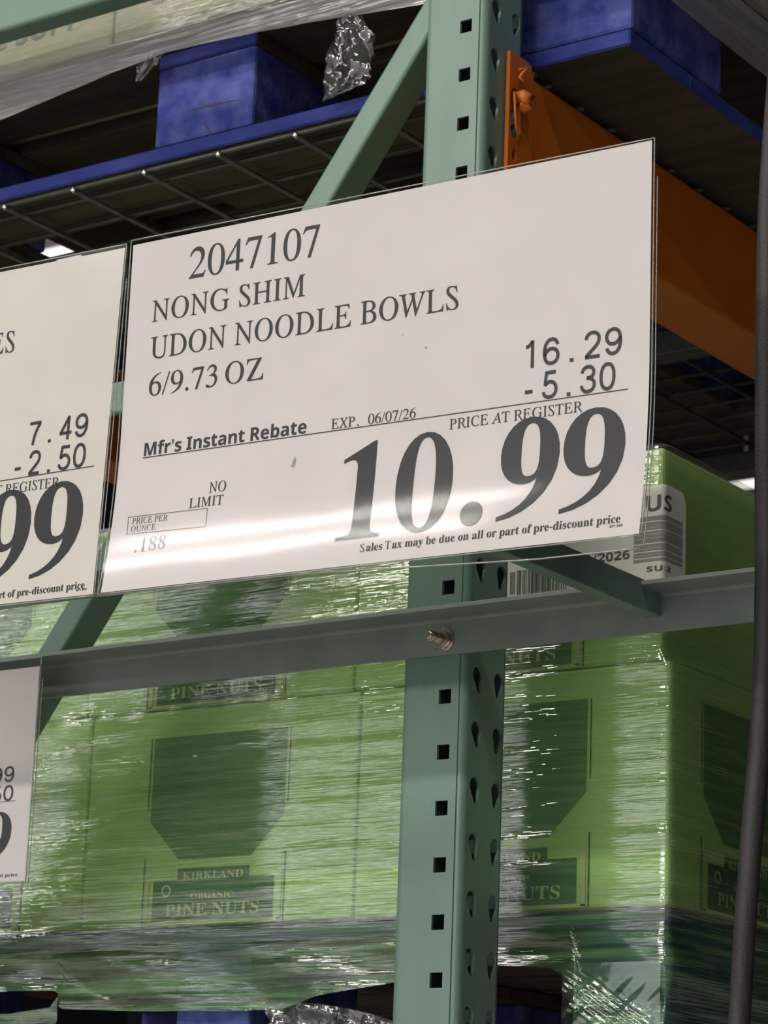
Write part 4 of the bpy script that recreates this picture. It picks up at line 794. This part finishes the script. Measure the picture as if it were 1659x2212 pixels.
# ------------------------------------------------------------------ green cartons
ZG = 1.846
def side_art(bm_dict, W_, H_, full):
    """printed face in mm, origin lower left; full=False is the plain side panel variant"""
    a, b = W_ / 2 - 91, W_ / 2 + 91
    d, m_, c, p = (bm_dict[k] for k in ('print_dark_green', 'print_mid_green', 'print_cream', 'print_cream'))
    # dark funnel picture above the label
    pts = [(a + 4, 196), (a + 4, 108), (a + 44, 68), (b - 44, 68), (b - 4, 108), (b - 4, 196)]
    m_.faces.new([m_.verts.new((*q, 0)) for q in pts])
    pts = [(a + 13, 5), (b - 13, 5), (b - 13, 47), (b - 45, 47), (b - 45, 58), (a + 45, 58), (a + 45, 47), (a + 13, 47)]
    d.faces.new([d.verts.new((*q, 0)) for q in pts])
    lettering(c, 'KIRKLAND', 'bold', a + 52, 46.5, b - 52, 46.5, 7.5)
    lettering(c, 'ORGANIC', 'bold', a + 64, 27, b - 64, 27, 5.5)
    lettering(c, 'PINE NUTS', 'bold', a + 31, 10, b - 30, 10, 12)
    ring_o, ring_i = circle(a + 31, 36, 6.2), circle(a + 31, 36, 4.2)
    for i in range(20): c.faces.new([c.verts.new((*q, 0)) for q in (ring_o[i], ring_o[(i + 1) % 20], ring_i[(i + 1) % 20], ring_i[i])])
    for x0, x1 in ((a + 3, a + 8), (b - 8, b - 3)): rect(c, x0, x1, 2, 56)
    rect(c, a + 3, b - 3, 1, 4)
def carton(x0, x1, y0, y1, z0, h, label, side=False, sticker=False):
    t = thing('carton', label, 'carton', 'green pine nut cartons on the lower pallet', ((x0 + x1) / 2, (y0 + y1) / 2, z0)); kids = []
    bm = bmesh.new(); box(bm, x0, x1, y0, y1, z0, z0 + h, 0.0035); kids.append(link('carton_body', bm, 'carton_green'))
    names = ('print_mid_green', 'print_dark_green', 'print_cream')
    obj_names = {'print_mid_green': 'printed_picture', 'print_dark_green': 'printed_label', 'print_cream': 'label_lettering', 'perforation': 'perforation_line'}
    def art(wmm, fn):
        bms = {k: bmesh.new() for k in names}; side_art(bms, wmm, h * 1000, True)
        for i, k in enumerate(names):
            flip_to(bms[k], lambda u, v, w: fn(u / 1000, v / 1000, 0.0004 + 0.0004 * i)); o = link(obj_names[k], bms[k], k)
            if k == 'print_cream': o.parent = kids[-1]
            else: kids.append(o)
        for x in (wmm / 2 - 91, wmm / 2 + 91):
            for v0, v1, hw in ((1, 70, 0.9), (120, 196, 0.7)):
                bm = bmesh.new(); rect(bm, x - hw, x + hw, v0, v1); flip_to(bm, lambda u, v, w: fn(u / 1000, v / 1000, 0.0006)); kids.append(link('perforation_line', bm, 'perforation'))
    art((x1 - x0) * 1000, lambda u, v, w: Vector((x0 + u, y0 - w, z0 + v)))
    if side: art((y1 - y0) * 1000, lambda u, v, w: Vector((x1 + w, y0 + u, z0 + v)))
    attach(t, *kids); return t
H1 = 0.2255
CW = 0.3495
cols = [(0.1205 - CW, 0.1205), (0.1205 - 2 * CW - 0.002, 0.1205 - CW - 0.002), (0.1205 - 3 * CW - 0.004, 0.1205 - 2 * CW - 0.004)]
where = ('at the corner beside the green upright', 'in the middle, left of the green upright', 'behind the small hanging price sign')
for i, (a, b) in enumerate(cols):
    carton(a, b, 0.150, 0.452, ZG, H1, 'green pine nut carton in the bottom layer, ' + where[i], side=(i == 0))
    carton(a - 0.010, b - 0.010, 0.150, 0.452, ZG + H1 + 0.001, 0.205, 'green pine nut carton in the top layer, ' + where[i], side=False)
carton(-0.229, 0.1205, 0.454, 0.756, ZG, H1, 'green pine nut carton in the bottom layer, behind the corner carton', side=True)
carton(-0.239, 0.1105, 0.454, 0.756, ZG + H1 + 0.001, 0.205, 'green pine nut carton in the top layer, behind the corner carton')
# white shipping label folded round the corner of the upper corner carton
st = thing('shipping_label', 'white shipping label with barcode folded round the top corner of the green cartons', 'label', None, (0.05, 0.148, 2.15))
xc_, yf_ = 0.1208, 0.1345   # stuck on over the film
def stick(s, z, w):    # s: mm from the corner, negative = near face, positive = aisle face
    r = 5.0
    if s < -r: return Vector((xc_ + s / 1000, yf_ - w, z / 1000))
    if s > r: return Vector((xc_ + w, yf_ + s / 1000, z / 1000))
    a = (s + r) / (2 * r) * math.pi / 2; rr = r / 1000 * 1.0 + w
    return Vector((xc_ - r / 1000 + rr * math.sin(a), yf_ + r / 1000 - rr * math.cos(a), z / 1000))
def grid_rect(bm, s0, s1, z0, z1, n=24, topcut=None):
    V = [[bm.verts.new((s0 + (s1 - s0) * i / n, z, 0)) for i in range(n + 1)] for z in (z0, z1)]
    if topcut:
        for i, v in enumerate(V[1]): v.co.y -= topcut(v.co.x)
    for i in range(n): bm.faces.new((V[0][i], V[0][i + 1], V[1][i + 1], V[1][i]))
def cut(bm):
    s = -6.0
    while s <= 6: bmesh.ops.bisect_plane(bm, geom=bm.verts[:] + bm.edges[:] + bm.faces[:], plane_co=(s, 0, 0), plane_no=(1, 0, 0)); s += 1.5
bm = bmesh.new(); grid_rect(bm, -172, 41, 2132, 2236, 142, lambda s: 12 * max(0, (s - 33) / 8) ** 2); flip_to(bm, lambda u, v, w: stick(u, v, 0.0003)); kids = [link('label_sheet', bm, 'sticker_white')]
for nm, a in (('country_code', ('US', 'sans', -19, 2211, 13, 2211, 15)), ('date_code', ('10/2026', 'sans', -94, 2168, -36, 2168, 8.5)), ('count_code', ('SU:2', 'sans', -18, 2153, 12, 2153, 5))):
    bm = bmesh.new(); lettering(bm, *a); cut(bm); flip_to(bm, lambda u, v, w: stick(u, v, 0.0007)); kids.append(link(nm, bm, 'sticker_ink'))
bm = bmesh.new(); x = -160.0
while x < -104:
    w_ = random.choice((0.8, 0.8, 1.4, 2.2)); rect(bm, x, x + w_, 2146, 2170); x += w_ + random.choice((0.8, 1.2, 1.8))
for k in range(4): rect(bm, -168 + k * 1.6, -167.2 + k * 1.6, 2147, 2169)
flip_to(bm, lambda u, v, w: stick(u, v, 0.0007)); kids.append(link('upright_barcode', bm, 'sticker_ink'))
bm = bmesh.new(); z = 2163.0
while z < 2206:
    h_ = random.choice((1.0, 1.6, 2.6)); grid_rect(bm, -32, 34, z, z + h_, 44); z += h_ + random.choice((0.7, 1.0, 1.8))
flip_to(bm, lambda u, v, w: stick(u, v, 0.0007)); kids.append(link('folded_barcode', bm, 'sticker_grey'))
attach(st, *kids)

# green stretch film over the cartons
gw = thing('stretch_film', 'green tinted stretch film wrapped tight round the stacked green cartons', 'stretch film', None, (-0.4, 0.13, 1.85))
tabL = [(-1.0, 1.783), (-0.606, 1.783), (-0.600, 1.780), (-0.594, 1.764), (-0.459, 1.7595), (-0.3586, 1.7585), (-0.31, 1.7605), (-0.2656, 1.7705), (-0.1575, 1.7855), (-0.06, 1.7955), (0.0, 1.792), (0.018, 1.783), (0.0255, 1.776), (0.030, 1.700), (0.2, 1.700)]
gp = corner_path(-0.97, 0.128, 0.1385, 0, 0.80, r=0.010, step=0.005)
def bulge(x, y, s, z):
    d = 0
    if z < ZG: d -= 0.010 * min(1, (ZG - z) / 0.05) * (0.5 + 0.5 * math.sin(x * 31 + z * 60))
    d += 0.0025 * math.exp(-((z - (ZG + H1)) / 0.01) ** 2) * noise.noise(Vector((x * 20, y * 20, 3)))
    return d
k1 = skirt('film_sheet', 'green_stretch_film', gp, lambda x, y, s: 1.838, lambda x, y, s: ZG + H1 + 0.2055, 110, 0.0022, 0.0016, None, frq=(2.0, 70.0), seed=11, fold_dir=bulge, lean=lambda x, z: 0.0105 * min(1, max(0, (z - ZG - H1 + 0.012) / 0.024)) * min(1, max(0, (x - 0.02) / 0.09)))
k2 = skirt('roped_edge', 'green_film_roped', gp, lambda x, y, s: lerp_table(tabL, x) if y < 0.16 else 1.70, lambda x, y, s: 1.8385, 34, 0.0035, 0.0022, None, frq=(2.2, 60.0), seed=17, fold_dir=bulge)
lo_ = [p for p in gp if p[0] < -0.590]
k3 = skirt('film_strand', 'green_film_roped', lo_, lambda x, y, s: 1.738, lambda x, y, s: lerp_table([(-1, 1.760), (-0.66, 1.7595), (-0.604, 1.766), (-0.594, 1.778)], x), 8, 0.002, 0.002, None, seed=23)
bm = bmesh.new(); rows = []
for i in range(74):
    row = []
    for j in range(82):
        u, v = j / 81, i / 73; x = 0.022 + 0.102 * u; z = 1.712 + 0.082 * v
        a = (x * 0.55 + z * 0.83); k = math.exp(-((z - (1.772 - 0.52 * (x - 0.03))) / 0.013) ** 2) * min(1, 6 * u, 6 * (1 - u))
        d = 0.0022 * k * math.sin(a * 2 * math.pi / 0.0058 + 1.5 * noise.noise(Vector((x * 40, z * 40, 1)))) + 0.002 * noise.noise(Vector((x * 60 - z * 60, z * 30, 7))) * min(1, 5 * (1 - v))
        row.append(bm.verts.new((x, 0.1325 - d - 0.002, z)))
    rows.append(row)
for A, B in zip(rows, rows[1:]):
    for j in range(81): bm.faces.new((A[j], A[j + 1], B[j + 1], B[j])).smooth = True
k4b = link('gathered_fold', bm, 'gathered_film')
bm = bmesh.new(); n_ = 14; rows = []
for i in range(n_):
    row = []
    for j in range(14):
        x = -0.33 + 0.15 * j / 13; z = 1.768 - 0.050 * i / (n_ - 1) - 0.02 * (j / 13) ** 2 + 0.012 * math.sin(j * 1.1) * i / n_
        row.append(bm.verts.new((x, 0.150 + 0.012 * noise.noise(Vector((x * 70, z * 90, 4))) + 0.006 * noise.noise(Vector((x * 190, z * 210, 4))), z)))
    rows.append(row)
for A, B in zip(rows, rows[1:]):
    for j in range(13): bm.faces.new((A[j], B[j], B[j + 1], A[j + 1])).smooth = True
k4 = link('crumpled_end', bm, 'clear_film_crumpled')
attach(gw, k1, k2, k3, k4, k4b)

# ------------------------------------------------------------------ sign rail: angle bar, arm, cross bar, bolt
rail = thing('sign_rail', 'green steel angle bar with a forward arm, bolted across the upright below the signs', 'sign rail', None, (-0.03, -0.004, 2.059))
kids = []
bm = bmesh.new()
L = [(-0.0005, 2.0592), (-0.0005, 2.0962), (-0.0400, 2.0962), (-0.0405, 2.0957), (-0.0405, 2.0926), (-0.0395, 2.0922), (-0.0075, 2.0922), (-0.0055, 2.0912), (-0.0045, 2.0892), (-0.0045, 2.0597), (-0.0040, 2.0592)]
A = [bm.verts.new((-1.2, y, z)) for y, z in L]; B = [bm.verts.new((0.62, y, z)) for y, z in L]; n = len(L)
for k in range(n): bm.faces.new((A[k], A[(k + 1) % n], B[(k + 1) % n], B[k]))
for q in tessellate_polygon([[Vector((a, b, 0)) for a, b in L]]): bm.faces.new([A[i] for i in q]); bm.faces.new([B[i] for i in q])
bmesh.ops.recalc_face_normals(bm, faces=bm.faces); kids.append(link('angle_bar', bm, 'green_grey_paint'))
bm = bmesh.new(); box(bm, 0.182, 0.197, -0.285, -0.0048, 2.0722, 2.0988, 0.0012)
kids.append(link('arm', bm, 'green_paint'))
bm = bmesh.new(); box(bm, -0.66, 0.30, -0.281, -0.262, 2.0775, 2.0965, 0.002); kids.append(link('cross_bar', bm, 'green_paint'))
bm = bmesh.new()
bx, bz = -0.0280, 2.0728
tube(bm, [(bx, 0.004, bz), (bx, -0.0285, bz), (bx, -0.0305, bz)], [0.0046, 0.0046, 0.0032], 14)
for k in range(11): tube(bm, [(bx, -0.0135 - k * 0.0013, bz), (bx, -0.0139 - k * 0.0013, bz)], 0.0050, 14)
tube(bm, [(bx, -0.0046, bz), (bx, -0.0062, bz)], 0.0115, 20)
tube(bm, [(bx, -0.0062, bz), (bx, -0.0130, bz)], 0.0090, 6)
bo = link('bolt', bm, 'zinc'); kids.append(bo); bo['label'] = 'shiny bolt and nut through the angle bar'
attach(rail, *kids)
# upper rail
ur = bpy.data.objects
bm = bmesh.new(); profile_bar(bm, rounded(0.030, 0.060, 0.0045), (-1.2, 0.0, 2.807), (-0.0, 0.0, 2.807), (0, 0, 1))
ys = [v.co.y for v in bm.verts]; off = -0.0305 - min(ys)
for v in bm.verts: v.co.y += off
o = link('sign_rail', bm, 'green_paint'); tag(o, 'pale green steel rail running in front of the cream cases', 'sign rail')
for p in o.data.polygons: p.use_smooth = False

# ------------------------------------------------------------------ price signs
def surface(T, U, h, bend):
    U = Vector(U); T = Vector(T)
    nrm = Vector((U.y, -U.x, 0)).normalized()       # towards the aisle
    def f(u, v, w):
        k = v / 1000 / h
        p = T + U * (u / 1000) - Vector((0, 0, h * (1 - k))); p.y -= bend(k)
        return p + nrm * w
    return f
def sheet(bm, f, u0, u1, v0, v1, w, th, nu=12, nv=40):
    G = []
    top = v1 if callable(v1) else (lambda u: v1); bot = v0 if callable(v0) else (lambda u: v0)
    for i in range(nv + 1):
        row = []
        for j in range(nu + 1):
            u = u0 + (u1 - u0) * j / nu; row.append(bm.verts.new(f(u, bot(u) + (top(u) - bot(u)) * i / nv, w)))
        G.append(row)
    for i in range(nv):
        for j in range(nu): bm.faces.new((G[i][j], G[i][j + 1], G[i + 1][j + 1], G[i + 1][j])).smooth = True
    if th:
        ret = bmesh.ops.solidify(bm, geom=bm.faces[:], thickness=th)
def tidy(bm, f, lift):
    slice_v(bm, 5.0, 150.0)
    for v in bm.verts: v.co = f(v.co.x, v.co.y, lift)
    bmesh.ops.recalc_face_normals(bm, faces=bm.faces)
    # lettering must face the aisle
    for fc in bm.faces:
        if fc.normal.y > 0: fc.normal_flip()
FINE = 'Sales Tax may be due on all or part of pre-discount price'
def price_sign(label, T, U, h, w, bend, paper, small, big, rules, glare_washed=(), margins=(3, 3, 2, 2, 5), grime=None, rule_w=0.75, foot=0.0):
    f = surface(T, U, h, bend); hm = h * 1000
    t = thing('price_sign', label, 'price sign', None, Vector(T) + Vector(U) * (w / 2000) - Vector((0, 0, h))); kids = []
    bm = bmesh.new(); sheet(bm, f, margins[0], w - margins[1], margins[2], lambda u: hm - margins[3] - (margins[4] - margins[3]) * (1 - u / w), 0.0, 0); card = link('paper_card', bm, paper); kids.append(card)
    bm = bmesh.new()
    for a in small: lettering(bm, *a)
    for a, b in rules: line(bm, a, b, rule_w)
    bmesh.ops.remove_doubles(bm, verts=bm.verts, dist=1e-4)
    tidy(bm, f, 0.0004); kids.append(link('printed_text', bm, 'ink'))
    bm = bmesh.new()
    for a in big: lettering(bm, *a)
    tidy(bm, f, 0.0004); kids.append(link('price_figures', bm, 'ink'))
    if glare_washed:
        bm = bmesh.new(); b2 = bmesh.new(); b3 = bmesh.new()
        for a in glare_washed:
            if isinstance(a[0], str): lettering(b3 if a[0][0] in '.0' else bm, *a)
            else:
                c_ = Vector((sum(q[0] for q in a) / 4, sum(q[1] for q in a) / 4, 0)); o_ = [Vector((*q, 0)) for q in a]; i_ = [q + Vector((0.5 if q.x < c_.x else -0.5, 0.5 if q.y < c_.y else -0.5, 0)) for q in o_]
                o_ = [b2.verts.new(q) for q in o_]; i_ = [b2.verts.new(q) for q in i_]
                for k in range(4): b2.faces.new((o_[k], o_[(k + 1) % 4], i_[(k + 1) % 4], i_[k]))
        tidy(bm, f, 0.0004); kids.append(link('unit_caption', bm, 'glare_washed_ink')); tidy(b3, f, 0.0004); kids.append(link('unit_price', b3, 'glare_washed_ink'))
        tidy(b2, f, 0.0004); kids.append(link('unit_price_box', b2, 'glare_washed_ink'))
    if grime:
        bm = bmesh.new(); u, v = grime; rng = random.Random(5); L = []
        for k in range(34):
            a = 2 * math.pi * k / 34; r = 0.35 + (0.9 if k % 2 else 0.25) * rng.random()
            L.append((u + 2.6 * r * math.cos(a) + 0.12 * 6.5 * math.sin(a) * r, v + 6.5 * r * math.sin(a)))
        vs = [bm.verts.new((*q, 0)) for q in L]
        for q in tessellate_polygon([[Vector((*q, 0)) for q in L]]): bm.faces.new([vs[i_] for i_ in q])
        for q in bm.verts: q.co = f(q.co.x, q.co.y, 0.0004)
        kids.append(link('scuff_mark', bm, 'grime'))
    # clear sleeve: front and back panes with a fold at the foot
    bm = bmesh.new(); sheet(bm, f, 0, w, 0, hm, 0.0012, 0); 
    kids.append(link('sleeve_front', bm, 'sleeve_plastic'))
    bm = bmesh.new(); back_v = lambda u: -1.0 - foot * min(1, max(0, (u / w - 0.42) / 0.4)); sheet(bm, f, 0, w + 2, back_v, hm - 1, -0.0012, 0); kids.append(link('sleeve_back', bm, 'sleeve_plastic'))
    bm = bmesh.new()
    for u, v in (((0, 0), (w, 0)), ((0, hm), (w, hm)), ((0, 0), (0, hm)), ((w, 0), (w, hm))):
        pts = [f(u[0] + (v[0] - u[0]) * k / 30, u[1] + (v[1] - u[1]) * k / 30, 0.0006) for k in range(31)]
        tube(bm, pts, 0.0006, 6)
    if foot: tube(bm, [f(w * k / 30, back_v(w * k / 30), -0.0012) for k in range(31)], 0.0007, 6)
    tube(bm, [f(w + 2, back_v(w) + (hm * 0.9 - back_v(w)) * k / 30, -0.0012) for k in range(31)], 0.0005, 6)
    kids.append(link('sleeve_edge', bm, 'clear_film_roped'))
    attach(t, *[k for k in kids if k.name.split('.')[0] in ('paper_card', 'sleeve_front', 'sleeve_back', 'sleeve_edge')])
    for k in kids:
        if k.name.split('.')[0] in ('printed_text', 'price_figures', 'unit_caption', 'unit_price', 'scuff_mark', 'unit_price_box'): k.parent = card
    return t
main_small = [
    ('2047107', 'roman', 65.8, 276.8, 200.9, 276.5, 27.9), ('NONG SHIM', 'roman', 27.9, 243.0, 188.7, 242.6, 19.5),
    ('UDON NOODLE BOWLS', 'roman', 28.2, 209.0, 339.5, 208.6, 19.9), ('6/9.73 OZ', 'roman', 29.7, 175.6, 149.9, 174.9, 19.4),
    ('16.29', 'stroke', 402.9, 149.0, 488.1, 149.6, 22.6), ('-5.30', 'stroke', 403.3, 121.5, 482.9, 121.5, 23.1),
    ('EXP.', 'roman', 221.4, 121.9, 248.4, 121.7, 8.7), ('06/07/26', 'roman', 257.4, 121.7, 302.8, 121.6, 8.6),
    ('PRICE AT REGISTER', 'roman', 335.2, 107.4, 455.3, 107.2, 8.7), ("Mfr's Instant Rebate", 'sans', 29.0, 121.9, 196.8, 121.9, 11.5),
    (FINE, 'roman', 261.8, 12.1, 494.8, 12.5, 6.8), ('NO', 'roman', 102.3, 80.5, 119.5, 80.6, 9.3), ('LIMIT', 'roman', 82.8, 69.1, 118.2, 68.9, 8.5), ('071 020', 'sans', 486.3, 8.9, 497.1, 9.1, 1.9)]
main_big = [('1', 'price', 236.0, 23.8, 278.0, 24.0, 83.1), ('0', 'price', 288.9, 24.4, 342.0, 24.6, 82.0), ('.', 'price', 351.9, 23.6, 372.5, 23.6, 82.0),
            ('9', 'price', 384.8, 25.1, 437.1, 25.3, 81.9), ('9', 'price', 440.3, 25.5, 493.9, 25.7, 81.9)]
main_glare_washed = [('PRICE PER', 'roman', 23.9, 61.0, 62.0, 60.6, 5.5), ('OUNCE', 'roman', 23.8, 54.0, 50.2, 53.5, 5.5), ('.188', 'roman', 31.3, 34.8, 63.3, 35.6, 11.8),
              ((19.1, 68.2), (102.7, 67.2), (103.5, 50.4), (19.8, 52.1))]
UD = (0.99914, 0.0414, -0.0080)
price_sign('large white price sign for udon noodle bowls reading 10.99', (-0.1703, -0.3038, 2.386), UD, 0.3229, 514.3,
           lambda k: 0.013 * ((0.45 - k) / 0.45) ** 2 if k < 0.45 else 0.0, 'paper', main_small, main_big, [((28, 120.3), (494.1, 120.3))], main_glare_washed, (2, 2.5, 1.5, 1.2, 4.5),
           (186.4, 97.0), foot=9.0)
left_small = [('ES', 'roman', 366.3, 237.3, 393.8, 236.9, 20.1), ('7.49', 'stroke', 422.2, 144.5, 488.0, 145.6, 21.8), ('-2.50', 'stroke', 409.5, 116.4, 488.6, 117.4, 22.8),
              ('PRICE AT REGISTER', 'roman', 341.8, 102.4, 462.0, 102.5, 8.9), (FINE, 'roman', 267.3, 5.9, 501.2, 7.6, 6.5), ('071 020', 'sans', 492.3, 5.5, 503.6, 5.9, 1.8)]
left_big = [('.', 'price', 348, 20.5, 368.5, 20.5, 82.0), ('9', 'price', 381.7, 20.2, 434.1, 21.0, 83.5), ('9', 'price', 437.7, 21.8, 491.7, 22.8, 83.3)]
price_sign('large off-white price sign beside the udon sign, reading 7.49 less 2.50', (-0.6875, -0.3256, 2.3876), UD, 0.3207, 513.0,
           lambda k: 0.012 * (1 - k), 'paper_warm', left_small, left_big, [((250, 113.0), (499.4, 117.0))], (), (3, 2, 1.5, 3, 3))
low_small = [('99', 'stroke', 227.2, 99.9, 255.7, 100.6, 15.7), ('50', 'stroke', 227.6, 80.9, 256.4, 81.7, 15.7), ('discount price', 'roman', 221.8, 6.8, 270.2, 6.7, 3.2)]
price_sign('small white price sign hanging from the angle bar, below the 7.49 sign', (-0.7608, -0.047, 2.0900), (1, 0, 0), 0.2233, 281.5,
           lambda k: 0.0, 'paper', low_small, [('9', 'price', 220.4, 20.4, 257.6, 21.6, 49.5)], [((100, 79.5), (260.3, 81.3))], (), (3, 2.0, 2, 9, 9), None, 0.5)

# ------------------------------------------------------------------ dark cable at the right edge
pts = [(0.405, 3.6), (0.372, 3.0), (0.357, 2.66), (0.3478, 2.5208), (0.3404, 2.4283), (0.3374, 2.3755), (0.3356, 2.2611), (0.3352, 2.16), (0.3352, 2.0636), (0.3318, 1.9609), (0.3205, 1.8315), (0.3128, 1.7189), (0.306, 1.5), (0.30, 1.0), (0.30, 0.5), (0.30, 0.006)]
fine = []
for i in range(len(pts) - 1):
    p0, p1, p2, p3 = pts[max(i - 1, 0)], pts[i], pts[i + 1], pts[min(i + 2, len(pts) - 1)]
    for k in range(5):
        s = k / 5; x = 0.5 * (2 * p1[0] + (p2[0] - p0[0]) * s + (2 * p0[0] - 5 * p1[0] + 4 * p2[0] - p3[0]) * s * s + (3 * p1[0] - p0[0] - 3 * p2[0] + p3[0]) * s**3)
        fine.append((x, -0.08, p1[1] + (p2[1] - p1[1]) * s))
fine.append((pts[-1][0], -0.08, pts[-1][1]))
bm = bmesh.new(); tube(bm, fine, 0.0088, 14); o = link('hanging_cable', bm, 'black_rubber'); tag(o, 'thick dark rubber cable hanging straight down in front of the rack aisle side', 'cable')
